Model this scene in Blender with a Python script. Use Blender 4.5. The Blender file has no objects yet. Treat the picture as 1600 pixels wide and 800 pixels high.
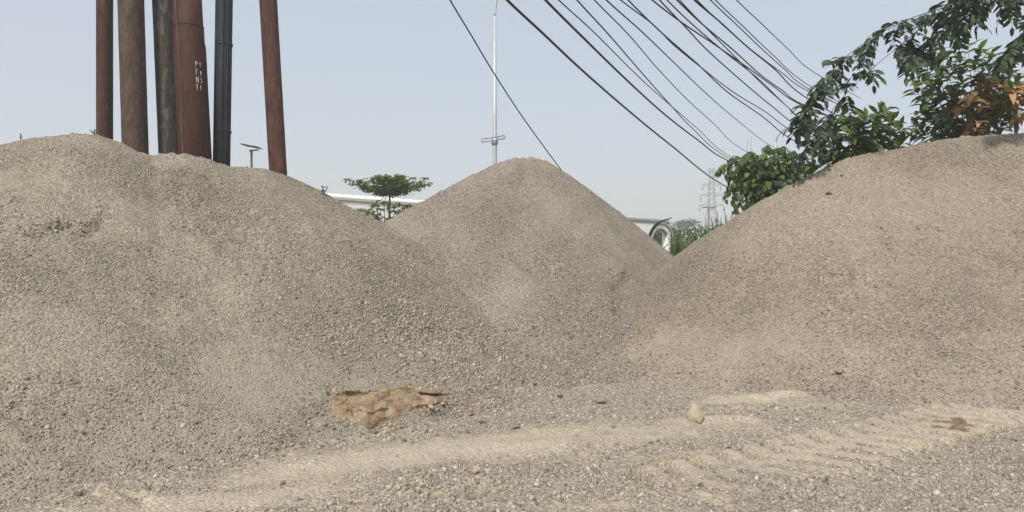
import bpy, math, random
import numpy as np
from mathutils import Vector, noise as mnoise

random.seed(7)
RNG = np.random.default_rng(11)
R = math.radians
S = bpy.context.scene
COL = S.collection
F = 1200.0            # focal length in photo pixels (photo 1600 x 800)
EYE = 1.6

def P(px, py, Z):
    """point at depth Z metres on the sight line through photo pixel (px, py)"""
    return Vector(((px - 800) / F * Z, Z, EYE - (py - 400) / F * Z))

# ------------------------------------------------------------------ noise
def _hash(ix, iy, seed):
    h = (ix.astype(np.int64) * 374761393 + iy.astype(np.int64) * 668265263 + seed * 1442695041) & 0xFFFFFFFF
    h = ((h ^ (h >> 13)) * 1274126177) & 0xFFFFFFFF
    h = ((h ^ (h >> 16)) * 2246822519) & 0xFFFFFFFF
    return ((h ^ (h >> 15)) & 0xFFFF) / 65535.0

def vnoise(x, y, seed=0):
    ix = np.floor(x); iy = np.floor(y)
    fx = x - ix; fy = y - iy
    ux = fx * fx * (3 - 2 * fx); uy = fy * fy * (3 - 2 * fy)
    a = _hash(ix, iy, seed); b = _hash(ix + 1, iy, seed)
    c = _hash(ix, iy + 1, seed); d = _hash(ix + 1, iy + 1, seed)
    return (a + (b - a) * ux + (c - a) * uy + (a - b - c + d) * ux * uy) * 2 - 1

def fbm(x, y, scale, octv=3, seed=0):
    v = np.zeros_like(x, dtype=float); amp = 1.0; tot = 0; f = 1.0 / scale
    ca, sa = math.cos(0.6), math.sin(0.6)
    for o in range(octv):
        v += amp * vnoise((x * ca - y * sa) * f + 31.7 * o, (x * sa + y * ca) * f - 17.3 * o, seed + o)
        tot += amp; amp *= 0.5; f *= 2.03
        x, y = x * ca - y * sa, x * sa + y * ca
    return v / tot

def smooth(a, b, x):
    t = np.clip((x - a) / (b - a), 0, 1)
    return t * t * (3 - 2 * t)

# ------------------------------------------------------------------ mesh helpers
def np_mesh(name, verts, faces):
    """verts (N,3); faces list of (M,k) int arrays"""
    me = bpy.data.meshes.new(name)
    verts = np.ascontiguousarray(verts, dtype=np.float32)
    me.vertices.add(len(verts)); me.vertices.foreach_set('co', verts.ravel())
    fl = [np.asarray(f, dtype=np.int32) for f in faces if len(f)]
    loops = np.concatenate([f.ravel() for f in fl])
    sizes = np.concatenate([np.full(len(f), f.shape[1], dtype=np.int32) for f in fl])
    starts = np.concatenate([[0], np.cumsum(sizes)[:-1]]).astype(np.int32)
    me.loops.add(len(loops)); me.loops.foreach_set('vertex_index', loops)
    me.polygons.add(len(sizes)); me.polygons.foreach_set('loop_start', starts)
    try: me.polygons.foreach_set('loop_total', sizes)
    except Exception: pass
    me.update(calc_edges=True); me.validate()
    return me

class MB:
    def __init__(s): s.v = []; s.f = {}; s.n = 0
    def add(s, v, *fs):
        v = np.asarray(v, dtype=float).reshape(-1, 3)
        for f in fs:
            f = np.asarray(f, dtype=np.int64)
            s.f.setdefault(f.shape[1], []).append(f + s.n)
        s.v.append(v); s.n += len(v)
    def mesh(s, name, off=(0, 0, 0)):
        v = np.concatenate(s.v) - np.array(off)
        return np_mesh(name, v, [np.concatenate(x) for x in s.f.values()])

def shade(me, on=True):
    me.polygons.foreach_set('use_smooth', np.full(len(me.polygons), on, dtype=bool)); me.update()

def tagit(o, label=None, cat=None, group=None, kind=None):
    if label: o['label'] = label
    if cat: o['category'] = cat
    if group: o['group'] = group
    if kind: o['kind'] = kind
    return o

def thing(name, label, cat, base, group=None):
    o = bpy.data.objects.new(name, None); COL.objects.link(o)
    o.location = base; o.empty_display_size = 0.1
    return tagit(o, label, cat, group)

def base_of(o):
    while o.parent: o = o.parent
    return o.location

def part(name, mb, mat, parent, smooth_=False, label=None):
    me = mb.mesh(name, base_of(parent)); me.materials.append(mat)
    if smooth_: shade(me)
    o = bpy.data.objects.new(name, me); COL.objects.link(o); o.parent = parent
    if label: o['label'] = label
    return o

def solo(name, mb, mat, base, label, cat, group=None, kind=None, smooth_=False):
    me = mb.mesh(name, base); me.materials.append(mat)
    if smooth_: shade(me)
    o = bpy.data.objects.new(name, me); COL.objects.link(o); o.location = base
    return tagit(o, label, cat, group, kind)

def tube(mb, pts, rad, sides=8, cap=True, phase=0.0):
    pts = [Vector(p) for p in pts]; n = len(pts)
    if not hasattr(rad, '__len__'): rad = [rad] * n
    ref = None; V = []
    for i in range(n):
        t = (pts[min(i + 1, n - 1)] - pts[max(i - 1, 0)])
        t = t.normalized() if t.length > 1e-9 else Vector((0, 0, 1))
        if ref is None:
            ref = Vector((0, -1, 0)) if abs(t.y) < 0.9 else Vector((1, 0, 0))
        u = (ref - t * ref.dot(t)).normalized(); w = t.cross(u); ref = u
        for k in range(sides):
            a = phase + 2 * math.pi * k / sides
            V.append(pts[i] + (u * math.cos(a) + w * math.sin(a)) * rad[i])
    q = [[i * sides + k, i * sides + (k + 1) % sides, (i + 1) * sides + (k + 1) % sides, (i + 1) * sides + k]
         for i in range(n - 1) for k in range(sides)]
    fs = [np.array(q)]
    if cap:
        fs.append(np.array([[k for k in range(sides)][::-1]])); fs.append(np.array([[(n - 1) * sides + k for k in range(sides)]]))
    mb.add([tuple(v) for v in V], *fs)

def box(mb, c, sx, sy, sz, rz=0.0):
    V = []
    ca, sa = math.cos(rz), math.sin(rz)
    for z in (-1, 1):
        for x, y in ((-1, -1), (1, -1), (1, 1), (-1, 1)):
            X, Y = x * sx / 2, y * sy / 2
            V.append((c[0] + X * ca - Y * sa, c[1] + X * sa + Y * ca, c[2] + z * sz / 2))
    mb.add(V, np.array([[3, 2, 1, 0], [4, 5, 6, 7], [0, 1, 5, 4], [1, 2, 6, 5], [2, 3, 7, 6], [3, 0, 4, 7]]))

def catmull(pts, per=8):
    pts = [Vector(p) for p in pts]
    ext = [pts[0] * 2 - pts[1]] + pts + [pts[-1] * 2 - pts[-2]]
    out = []
    for i in range(1, len(ext) - 2):
        p0, p1, p2, p3 = ext[i - 1:i + 3]
        for k in range(per):
            t = k / per
            out.append(0.5 * ((2 * p1) + (p2 - p0) * t + (2 * p0 - 5 * p1 + 4 * p2 - p3) * t * t + (3 * p1 - p0 - 3 * p2 + p3) * t ** 3))
    out.append(pts[-1])
    return out

# ------------------------------------------------------------------ leaves (vectorised)
class Leaves:
    def __init__(s): s.b = []; s.d = []; s.u = []; s.L = []; s.W = []
    def add(s, b, d, u, L, W):
        s.b.append(tuple(b)); s.d.append(tuple(d)); s.u.append(tuple(u)); s.L.append(L); s.W.append(W)
    def build(s, mb, fold=0.25, droop=0.25, wide=0.45):
        n = len(s.b)
        b = np.array(s.b); d = np.array(s.d); u = np.array(s.u)
        d /= np.linalg.norm(d, axis=1, keepdims=True) + 1e-9
        u = u - d * (u * d).sum(1, keepdims=True)
        u /= np.linalg.norm(u, axis=1, keepdims=True) + 1e-9
        r = np.cross(d, u); L = np.array(s.L)[:, None]; W = np.array(s.W)[:, None] / 2
        dr = droop * (0.5 + RNG.random((n, 1)))
        fo = fold * (0.4 + RNG.random((n, 1)))
        def at(t, w, up=0): return b + d * L * t + r * W * w + u * (up * W * fo - dr * L * t * t)
        V = np.stack([at(0, 0), at(.36, 0), at(.72, 0), at(1, 0),
                      at(wide - .14, 0.92, 1), at(wide + .24, 0.8, 1), at(wide - .14, -0.92, 1), at(wide + .24, -0.8, 1)], 1).reshape(-1, 3)
        k = (np.arange(n) * 8)[:, None]
        tri = np.concatenate([k + np.array([[0, 4, 1]]), k + np.array([[0, 1, 6]]), k + np.array([[2, 5, 3]]), k + np.array([[2, 3, 7]])])
        quad = np.concatenate([k + np.array([[1, 4, 5, 2]]), k + np.array([[1, 2, 7, 6]])])
        mb.add(V, tri, quad)

def rvec():
    v = Vector((random.gauss(0, 1), random.gauss(0, 1), random.gauss(0, 1)))
    return v.normalized()

def compound(lv, tw, base, d, length, pairs, L, W, droop=0.35, rr=0.004):
    """pinnate leaf: thin rachis with leaflets in pairs and one at the tip"""
    d = Vector(d).normalized(); side = d.cross(Vector((0, 0, 1)))
    side = side.normalized() if side.length > 0.05 else Vector((1, 0, 0))
    up = side.cross(d); pts = []
    for i in range(pairs + 2):
        t = i / (pairs + 1)
        pts.append(Vector(base) + d * length * t - Vector((0, 0, 1)) * droop * length * t * t)
    tube(tw, pts, rr, 3, cap=False)
    for i in range(1, pairs + 1):
        tg = (pts[i + 1] - pts[i - 1]).normalized()
        for sgn in (-1, 1):
            sc = (0.75 + 0.35 * math.sin(math.pi * (i / (pairs + 1)) ** .8)) * random.uniform(.85, 1.12)
            dd = tg * random.uniform(.35, .65) + side * sgn + Vector((0, 0, random.uniform(-.55, .0))) + rvec() * .12
            lv.add(pts[i], dd, up + rvec() * .35, L * sc, W * sc)
    lv.add(pts[-1], (pts[-1] - pts[-2]).normalized() + rvec() * .15, up + rvec() * .3, L, W)

# ------------------------------------------------------------------ materials
def new_mat(name):
    m = bpy.data.materials.new(name); m.use_nodes = True
    nt = m.node_tree
    return m, nt, nt.nodes['Principled BSDF']

def N(nt, typ, **kw):
    n = nt.nodes.new(typ)
    for k, v in kw.items():
        if k in n.inputs: n.inputs[k].default_value = v
        else: setattr(n, k, v)
    return n

def ramp(nt, stops, interp='LINEAR'):
    n = nt.nodes.new('ShaderNodeValToRGB'); cr = n.color_ramp; cr.interpolation = interp
    while len(cr.elements) < len(stops): cr.elements.new(0.5)
    for e, (p, c) in zip(cr.elements, stops):
        e.position = p; e.color = (*c, 1) if len(c) == 3 else c
    return n

def mixc(nt, fac, a, b, blend='MIX'):
    n = nt.nodes.new('ShaderNodeMix'); n.data_type = 'RGBA'; n.blend_type = blend
    for sock, val in ((n.inputs[0], fac), (n.inputs[6], a), (n.inputs[7], b)):
        if hasattr(val, 'links'): nt.links.new(val, sock)
        elif isinstance(val, (int, float)): sock.default_value = val
        else: sock.default_value = (*val, 1)
    return n.outputs[2]

def plain(name, col, rough=0.7, metal=0.0, var=0.15, scale=3.0):
    m, nt, b = new_mat(name)
    tc = N(nt, 'ShaderNodeTexCoord'); ns = N(nt, 'ShaderNodeTexNoise', Scale=scale, Detail=6.0)
    nt.links.new(tc.outputs['Object'], ns.inputs['Vector'])
    r = ramp(nt, [(0.3, [c * (1 - var) for c in col]), (0.7, [min(1, c * (1 + var)) for c in col])])
    nt.links.new(ns.outputs['Fac'], r.inputs[0]); nt.links.new(r.outputs[0], b.inputs['Base Color'])
    b.inputs['Roughness'].default_value = rough; b.inputs['Metallic'].default_value = metal
    return m

def leaf_mat(name, cols, trans=0.35, rough=0.5):
    m, nt, b = new_mat(name)
    g = N(nt, 'ShaderNodeNewGeometry')
    r = ramp(nt, cols)
    nt.links.new(g.outputs['Random Per Island'], r.inputs[0])
    nt.links.new(r.outputs[0], b.inputs['Base Color'])
    b.inputs['Roughness'].default_value = rough; b.inputs['Specular IOR Level'].default_value = .25
    tr = N(nt, 'ShaderNodeBsdfTranslucent')
    c2 = mixc(nt, 1.0, r.outputs[0], (1.3, 1.5, 0.6), 'MULTIPLY')
    nt.links.new(c2, tr.inputs['Color'])
    mx = N(nt, 'ShaderNodeMixShader'); mx.inputs[0].default_value = trans
    out = nt.nodes['Material Output']
    nt.links.new(b.outputs[0], mx.inputs[1]); nt.links.new(tr.outputs[0], mx.inputs[2]); nt.links.new(mx.outputs[0], out.inputs['Surface'])
    return m

def gravel_mat(name, ca, cb, sand, bump=0.7, cell=42.0, far=None, foot=None):
    """crushed stone with fines: broad tint variation, grain by grain variation, grain relief"""
    m, nt, b = new_mat(name); L = nt.links.new
    geo = N(nt, 'ShaderNodeNewGeometry'); pos = geo.outputs['Position']
    n1 = N(nt, 'ShaderNodeTexNoise', Scale=0.55, Detail=5.0, Roughness=0.6); L(pos, n1.inputs['Vector'])
    r1 = ramp(nt, [(0.36, ca), (0.64, cb)]); L(n1.outputs['Fac'], r1.inputs[0])
    at = N(nt, 'ShaderNodeAttribute', attribute_name='sand')
    n2 = N(nt, 'ShaderNodeTexNoise', Scale=7.0, Detail=6.0, Roughness=0.65); L(pos, n2.inputs['Vector'])
    sm = N(nt, 'ShaderNodeMath', operation='MULTIPLY_ADD'); L(n2.outputs['Fac'], sm.inputs[0]); sm.inputs[1].default_value = 1.4; sm.inputs[2].default_value = -0.7
    sa = N(nt, 'ShaderNodeMath', operation='ADD', use_clamp=True); L(sm.outputs[0], sa.inputs[0]); L(at.outputs['Fac'], sa.inputs[1])
    c = mixc(nt, sa.outputs[0], r1.outputs[0], sand)
    v1 = N(nt, 'ShaderNodeTexVoronoi', Scale=cell); L(pos, v1.inputs['Vector'])
    v2 = N(nt, 'ShaderNodeTexVoronoi', Scale=cell * 2.6); L(pos, v2.inputs['Vector'])
    bw = N(nt, 'ShaderNodeSeparateColor'); L(v1.outputs['Color'], bw.inputs[0])
    rv = ramp(nt, [(0.0, (.55, .55, .56)), (0.35, (.9, .9, .9)), (0.75, (1.05, 1.04, 1.02)), (1.0, (1.45, 1.42, 1.36))]); L(bw.outputs[0], rv.inputs[0])
    bw2 = N(nt, 'ShaderNodeSeparateColor'); L(v2.outputs['Color'], bw2.inputs[0])
    rv2 = ramp(nt, [(0.0, (.7, .7, .7)), (0.5, (1, 1, 1)), (1.0, (1.25, 1.24, 1.2))]); L(bw2.outputs[1], rv2.inputs[0])
    gs = N(nt, 'ShaderNodeMath', operation='MULTIPLY_ADD', use_clamp=True); L(sa.outputs[0], gs.inputs[0]); gs.inputs[1].default_value = -0.75; gs.inputs[2].default_value = 1.0
    c = mixc(nt, gs.outputs[0], c, mixc(nt, 1.0, c, rv.outputs[0], 'MULTIPLY'))
    c = mixc(nt, 0.8, c, mixc(nt, 1.0, c, rv2.outputs[0], 'MULTIPLY'))
    if foot is not None:                                 # fine pale dust settled round the toe
        sz = N(nt, 'ShaderNodeSeparateXYZ'); L(pos, sz.inputs[0])
        mz = N(nt, 'ShaderNodeMapRange'); mz.inputs[1].default_value = .75; mz.inputs[2].default_value = .02; L(sz.outputs[2], mz.inputs[0])
        mm = N(nt, 'ShaderNodeMath', operation='MULTIPLY'); L(mz.outputs[0], mm.inputs[0]); L(n2.outputs['Fac'], mm.inputs[1])
        m3 = N(nt, 'ShaderNodeMath', operation='MULTIPLY', use_clamp=True); L(mm.outputs[0], m3.inputs[0]); m3.inputs[1].default_value = 1.5
        c = mixc(nt, m3.outputs[0], c, foot)
    if far is not None:
        sx = N(nt, 'ShaderNodeSeparateXYZ'); L(pos, sx.inputs[0])
        mr = N(nt, 'ShaderNodeMapRange'); mr.inputs[1].default_value = 17; mr.inputs[2].default_value = 26; L(sx.outputs[1], mr.inputs[0])
        c = mixc(nt, mr.outputs[0], c, far)
    L(c, b.inputs['Base Color']); b.inputs['Roughness'].default_value = 0.95
    b.inputs['Specular IOR Level'].default_value = 0.2
    b1 = N(nt, 'ShaderNodeBump', invert=True, Strength=bump, Distance=0.02); L(v1.outputs['Distance'], b1.inputs['Height'])
    b2 = N(nt, 'ShaderNodeBump', invert=True, Strength=bump * .8, Distance=0.01); L(v2.outputs['Distance'], b2.inputs['Height']); L(b1.outputs[0], b2.inputs['Normal'])
    L(b2.outputs[0], b.inputs['Normal'])
    return m

def stone_mat(name, stops):
    m, nt, b = new_mat(name)
    g = N(nt, 'ShaderNodeNewGeometry')
    r = ramp(nt, stops); nt.links.new(g.outputs['Random Per Island'], r.inputs[0])
    ns = N(nt, 'ShaderNodeTexNoise', Scale=60.0, Detail=3.0); nt.links.new(g.outputs['Position'], ns.inputs['Vector'])
    rr = ramp(nt, [(0.3, (.82, .82, .82)), (0.7, (1.12, 1.12, 1.1))]); nt.links.new(ns.outputs['Fac'], rr.inputs[0])
    nt.links.new(mixc(nt, 1.0, r.outputs[0], rr.outputs[0], 'MULTIPLY'), b.inputs['Base Color'])
    b.inputs['Roughness'].default_value = 0.9; b.inputs['Specular IOR Level'].default_value = 0.25
    return m

def rust_mat(name, stops, scale=(3, 3, 0.8), rough=0.75, streak=0.75, flake=None):
    m, nt, b = new_mat(name); L = nt.links.new
    tc = N(nt, 'ShaderNodeTexCoord'); mp = N(nt, 'ShaderNodeMapping'); mp.inputs['Scale'].default_value = scale
    L(tc.outputs['Object'], mp.inputs['Vector'])
    n1 = N(nt, 'ShaderNodeTexNoise', Scale=1.6, Detail=9.0, Roughness=0.72, Distortion=0.8); L(mp.outputs[0], n1.inputs['Vector'])
    r = ramp(nt, stops); L(n1.outputs['Fac'], r.inputs[0]); c = r.outputs[0]
    mp2 = N(nt, 'ShaderNodeMapping'); mp2.inputs['Scale'].default_value = (1, 1, .28); L(tc.outputs['Object'], mp2.inputs['Vector'])
    n2 = N(nt, 'ShaderNodeTexNoise', Scale=15.0, Detail=7.0, Roughness=0.75); L(mp2.outputs[0], n2.inputs['Vector'])
    r2 = ramp(nt, [(0.36, (.42, .40, .39)), (0.5, (1, 1, 1)), (0.66, (1.7, 1.62, 1.55))]); L(n2.outputs['Fac'], r2.inputs[0])
    c = mixc(nt, streak, c, mixc(nt, 1.0, c, r2.outputs[0], 'MULTIPLY'))
    if flake:
        n3 = N(nt, 'ShaderNodeTexNoise', Scale=1.9, Detail=8.0, Roughness=0.62, Distortion=1.2); L(mp.outputs[0], n3.inputs['Vector'])
        r3 = ramp(nt, [(flake[0], (0, 0, 0)), (flake[0] + .05, (1, 1, 1))]); L(n3.outputs['Fac'], r3.inputs[0])
        c = mixc(nt, r3.outputs[0], c, flake[1])
    L(c, b.inputs['Base Color']); b.inputs['Roughness'].default_value = rough; b.inputs['Specular IOR Level'].default_value = .22
    bp = N(nt, 'ShaderNodeBump', Strength=0.25, Distance=0.01); L(n2.outputs['Fac'], bp.inputs['Height']); L(bp.outputs[0], b.inputs['Normal'])
    return m

# ================================================================== heaps of gravel
def ridge3d(pts):
    w = [P(*p) for p in pts]; out = []
    for a, b in zip(w[:-1], w[1:]):
        n = max(2, int((b - a).length / 0.12))
        out += [a.lerp(b, k / n) for k in range(n)]
    out.append(w[-1])
    return np.array([tuple(v) for v in out])

LEFT = ridge3d([(-420, 262, 9.6), (-300, 250, 10.0), (-100, 242, 10.3), (0, 229, 10.5), (60, 216, 10.7), (120, 210, 10.9), (150, 211, 11.0), (178, 220, 11.2),
                (200, 233, 11.3), (240, 243, 11.5), (290, 241, 11.6), (325, 250, 11.7), (360, 260, 11.8), (410, 263, 12.1), (445, 274, 12.4),
                (490, 294, 12.7), (525, 315, 12.9), (560, 333, 13.1), (598, 350, 13.3)])
MID = ridge3d([(598, 350, 13.3), (650, 322, 14.0), (700, 295, 14.7), (740, 272, 15.2), (775, 256, 15.7), (805, 247, 16), (830, 245, 16), (850, 250, 16), (880, 269, 16),
               (920, 298, 16), (960, 328, 16), (1000, 360, 15.5), (1055, 406, 14.8)])
RIGHT = ridge3d([(1055, 406, 12.9), (1100, 372, 12.6), (1150, 342, 12.4), (1200, 311, 12.4), (1250, 284, 12.45), (1300, 259, 12.5), (1330, 245, 12.6), (1360, 238, 12.7),
                 (1400, 233, 12.8), (1440, 223, 12.8), (1480, 217, 12.8), (1530, 212, 12.8), (1600, 207, 12.8), (1750, 204, 12.8), (1950, 212, 12.6), (2100, 260, 12.4)])

def heap_h(x, y, ridge, s, r0, w, ax=1.0):
    """cones of loose stone along a crest line; flattens out towards its toe"""
    h = np.full(x.shape, -9.0)
    for (rx, ry, rz) in ridge:
        d = np.sqrt((ax * (x - rx)) ** 2 + (y - ry) ** 2 + r0 * r0) - r0
        np.maximum(h, rz - s * d, out=h)
    t = h / w
    return np.where(t > 30, h, w * np.log1p(np.exp(np.clip(t, -60, 30)))) - 0.06 * np.exp(-np.maximum(h, 0) / .4)

HP = {'left': (LEFT, 0.50, 0.12, 0.24, 1.35), 'mid': (MID, 0.62, 0.10, 0.30, 1.42), 'right': (RIGHT, 0.78, 0.12, 0.30)}
def crest_dist(x, y, ridge):
    d = np.full(x.shape, 99.0)
    for (rx, ry, rz) in ridge[::3]: np.minimum(d, np.hypot(x - rx, y - ry), out=d)
    return d
def hbase(x, y): return np.maximum.reduce([heap_h(x, y, *HP[k]) for k in HP] + [np.zeros_like(x)])

def hit(px, py, zmax=22.0):
    """where the sight line of a photo pixel meets the heaps or the ground"""
    Z = np.arange(3.5, zmax, 0.03)
    x = (px - 800) / F * Z; z = EYE - (py - 400) / F * Z
    d = z - hbase(x, Z); i = np.argmax(d <= 0)
    return Vector((x[i], Z[i], z[i]))

# slump scarps: (pixel polyline, drop, width)
SCARPS = []
def scarp(pix, drop, width):
    SCARPS.append((np.array([tuple(hit(*p)) for p in pix])[:, :2], drop, width))
scarp([(25, 368), (60, 362), (95, 352), (125, 360), (148, 345), (156, 318)], .09, .22)
scarp([(262, 352), (300, 360), (345, 372)], .08, .15)
scarp([(810, 402), (832, 403), (860, 418), (892, 432)], .20, .2)
scarp([(952, 462), (960, 442), (985, 434)], .09, .2)
scarp([(955, 500), (958, 478)], .10, .15)
scarp([(458, 640), (480, 634), (508, 620)], .10, .15)
scarp([(15, 640), (24, 618), (30, 600)], .07, .12)
scarp([(1420, 352), (1450, 356), (1480, 372)], .07, .15)
scarp([(1290, 432), (1340, 440)], .05, .15)
scarp([(160, 745), (185, 790)], .07, .10)
scarp([(210, 768), (240, 782), (252, 760)], .07, .10)
scarp([(660, 640), (700, 628), (740, 622)], .07, .10)
scarp([(630, 768), (660, 775), (690, 752)], .05, .10)

def scarp_dz(x, y):
    dz = np.zeros_like(x)
    for pl, drop, width in SCARPS:
        x0, y0 = pl.min(0) - 1.0; x1, y1 = pl.max(0) + 1.0
        m = (x > x0) & (x < x1) & (y > y0) & (y < y1)
        if not m.any(): continue
        xx = x[m] + .06 * fbm(x[m], y[m], .16, 3, 77); yy = y[m] + .06 * fbm(x[m], y[m], .15, 3, 78)
        best = np.full(xx.shape, 9.0); side = np.zeros_like(xx); endf = np.zeros_like(xx)
        nseg = len(pl) - 1
        for i in range(nseg):
            a, b = pl[i], pl[i + 1]; ab = b - a; L2 = (ab ** 2).sum() + 1e-9
            t = np.clip(((xx - a[0]) * ab[0] + (yy - a[1]) * ab[1]) / L2, 0, 1)
            d = np.hypot(xx - a[0] - t * ab[0], yy - a[1] - t * ab[1])
            cr = ab[0] * (yy - a[1]) - ab[1] * (xx - a[0])
            # downslope is towards the camera (smaller y): below the line when ab runs left to right
            sg = np.where(cr * (1 if ab[0] >= 0 else -1) < 0, 1.0, 0.0)
            u = d < best
            best = np.where(u, d, best); side = np.where(u, sg, side); endf = np.where(u, (i + t) / nseg, endf)
        taper = np.clip(np.minimum(endf, 1 - endf) * 6, 0, 1)
        low = -1.35 * drop * np.exp(-best / (width * .75)) * side * smooth(0, .075, best)
        lip = drop * .4 * np.exp(-best / (width * .5)) * np.where(side > 0, smooth(.05, 0, best), 1)
        dz[m] += (low + lip) * taper
    return dz

def rough_dz(x, y, seed, amp=1.0):
    big = .10 * fbm(x, y, 2.2, 3, seed) + .045 * fbm(x, y, .75, 3, seed + 20)
    pm = smooth(-.25, .35, fbm(x, y, 1.3, 3, seed + 40))          # clods here, fines there
    small = (.010 + .022 * pm) * fbm(x, y, .22, 3, seed + 60) + (.004 + .010 * pm) * fbm(x, y, .075, 2, seed + 80)
    cl = np.maximum(0, fbm(x, y, .16, 2, seed + 90) - .28) * .10 * pm
    return amp * big, amp * (small + cl)

def blob(x, y, px, py, rx, ry, rot=0.0):
    c = hit(px, py); dx, dy = x - c.x, y - c.y
    ca, sa = math.cos(rot), math.sin(rot)
    return np.exp(-(((dx * ca + dy * sa) / rx) ** 2 + ((-dx * sa + dy * ca) / ry) ** 2))

def coarse_mask(x, y):
    """where the loose stones lie thick (coarse) and where fines cover them"""
    m = .44 + .85 * fbm(x, y, 1.1, 4, 301) + .25 * fbm(x, y, .35, 2, 311)
    for a in ((640, 540, 1.6, 1.3), (800, 560, 1.3, 1.4), (720, 440, .9, .8), (900, 480, .8, 1.0), (300, 300, 1.2, .8), (760, 320, 1.0, .9), (350, 690, 1.2, .5), (1300, 560, 1.6, .9), (1100, 470, 1.0, .9)):
        m = m + .55 * blob(x, y, *a)
    for a in ((380, 560, .9, 1.0), (230, 340, .5, .35), (60, 290, .5, .5), (870, 330, .5, .8), (590, 480, .35, .5), (790, 470, .4, .5), (640, 450, .4, .3), (1480, 330, 1.0, .6), (40, 560, .5, .8)):
        m = m - .6 * blob(x, y, *a)
    return np.clip(m, .05, 1.3)

# ------------------------------------------------------------------ stones
_tpl = []
for _k in range(10):
    c = np.array([[-1, -1, -1], [1, -1, -1], [1, 1, -1], [-1, 1, -1], [-1, -1, 1], [1, -1, 1], [1, 1, 1], [-1, 1, 1]], float)
    c *= RNG.uniform(.45, 1.05, (8, 3)); c /= np.abs(c).max()
    _tpl.append(c)
_tpl = np.array(_tpl)
_tf = np.array([[3, 2, 1, 0], [4, 5, 6, 7], [0, 1, 5, 4], [1, 2, 6, 5], [2, 3, 7, 6], [3, 0, 4, 7]])
_tt = np.concatenate([_tf[:, [0, 1, 2]], _tf[:, [0, 2, 3]]])

def stones_mb(x, y, z, size, sink=0.1):
    n = len(x); t = _tpl[RNG.integers(0, len(_tpl), n)]
    sc = size[:, None] * np.stack([RNG.uniform(.75, 1.25, n), RNG.uniform(.7, 1.1, n), RNG.uniform(.45, .95, n)], 1) * .5
    v = t * sc[:, None, :]
    q = RNG.normal(size=(n, 4)); q[:, 1:3] *= .55; q /= np.linalg.norm(q, axis=1, keepdims=True)
    w, a, b, c = q.T
    M = np.stack([np.stack([1 - 2 * (b * b + c * c), 2 * (a * b - c * w), 2 * (a * c + b * w)], 1),
                  np.stack([2 * (a * b + c * w), 1 - 2 * (a * a + c * c), 2 * (b * c - a * w)], 1),
                  np.stack([2 * (a * c - b * w), 2 * (b * c + a * w), 1 - 2 * (a * a + b * b)], 1)], 1)
    v = np.einsum('nij,nkj->nki', M, v) + np.stack([x, y, z + size * sink], 1)[:, None, :]
    f = (np.arange(n) * 8)[:, None, None] + _tt[None]
    mb = MB(); mb.add(v.reshape(-1, 3), f.reshape(-1, 3))
    return mb

def grid_sample(gx, gy, H, x, y):
    i = np.clip(np.searchsorted(gx, x) - 1, 0, len(gx) - 2); j = np.clip(np.searchsorted(gy, y) - 1, 0, len(gy) - 2)
    fx = (x - gx[i]) / (gx[i + 1] - gx[i]); fy = (y - gy[j]) / (gy[j + 1] - gy[j])
    return (H[j, i] * (1 - fx) + H[j, i + 1] * fx) * (1 - fy) + (H[j + 1, i] * (1 - fx) + H[j + 1, i + 1] * fx) * fy

def grid_mesh(name, gx, gy, H, keep=None, base=(0, 0, 0)):
    ny, nx = H.shape
    X, Y = np.meshgrid(gx, gy)
    idx = np.arange(nx * ny).reshape(ny, nx)
    q = np.stack([idx[:-1, :-1], idx[:-1, 1:], idx[1:, 1:], idx[1:, :-1]], -1).reshape(-1, 4)
    if keep is not None:
        k = (keep[:-1, :-1] | keep[:-1, 1:] | keep[1:, 1:] | keep[1:, :-1]).ravel(); q = q[k]
    used = np.zeros(nx * ny, bool); used[q.ravel()] = True
    remap = np.cumsum(used) - 1
    V = np.stack([X.ravel(), Y.ravel(), H.ravel()], 1)[used] - np.array(base)
    me = np_mesh(name, V, [remap[q]])
    return me, used

def add_attr(me, name, vals):
    a = me.attributes.new(name, 'FLOAT', 'POINT'); a.data.foreach_set('value', np.ascontiguousarray(vals, dtype=np.float32))

# ------------------------------------------------------------------ ground height
TA, TB = P(1010, 774, 1.6 * F / 374), P(1640, 620, 1.6 * F / 220)
_td = Vector((TB.x - TA.x, TB.y - TA.y)).normalized()

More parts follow.
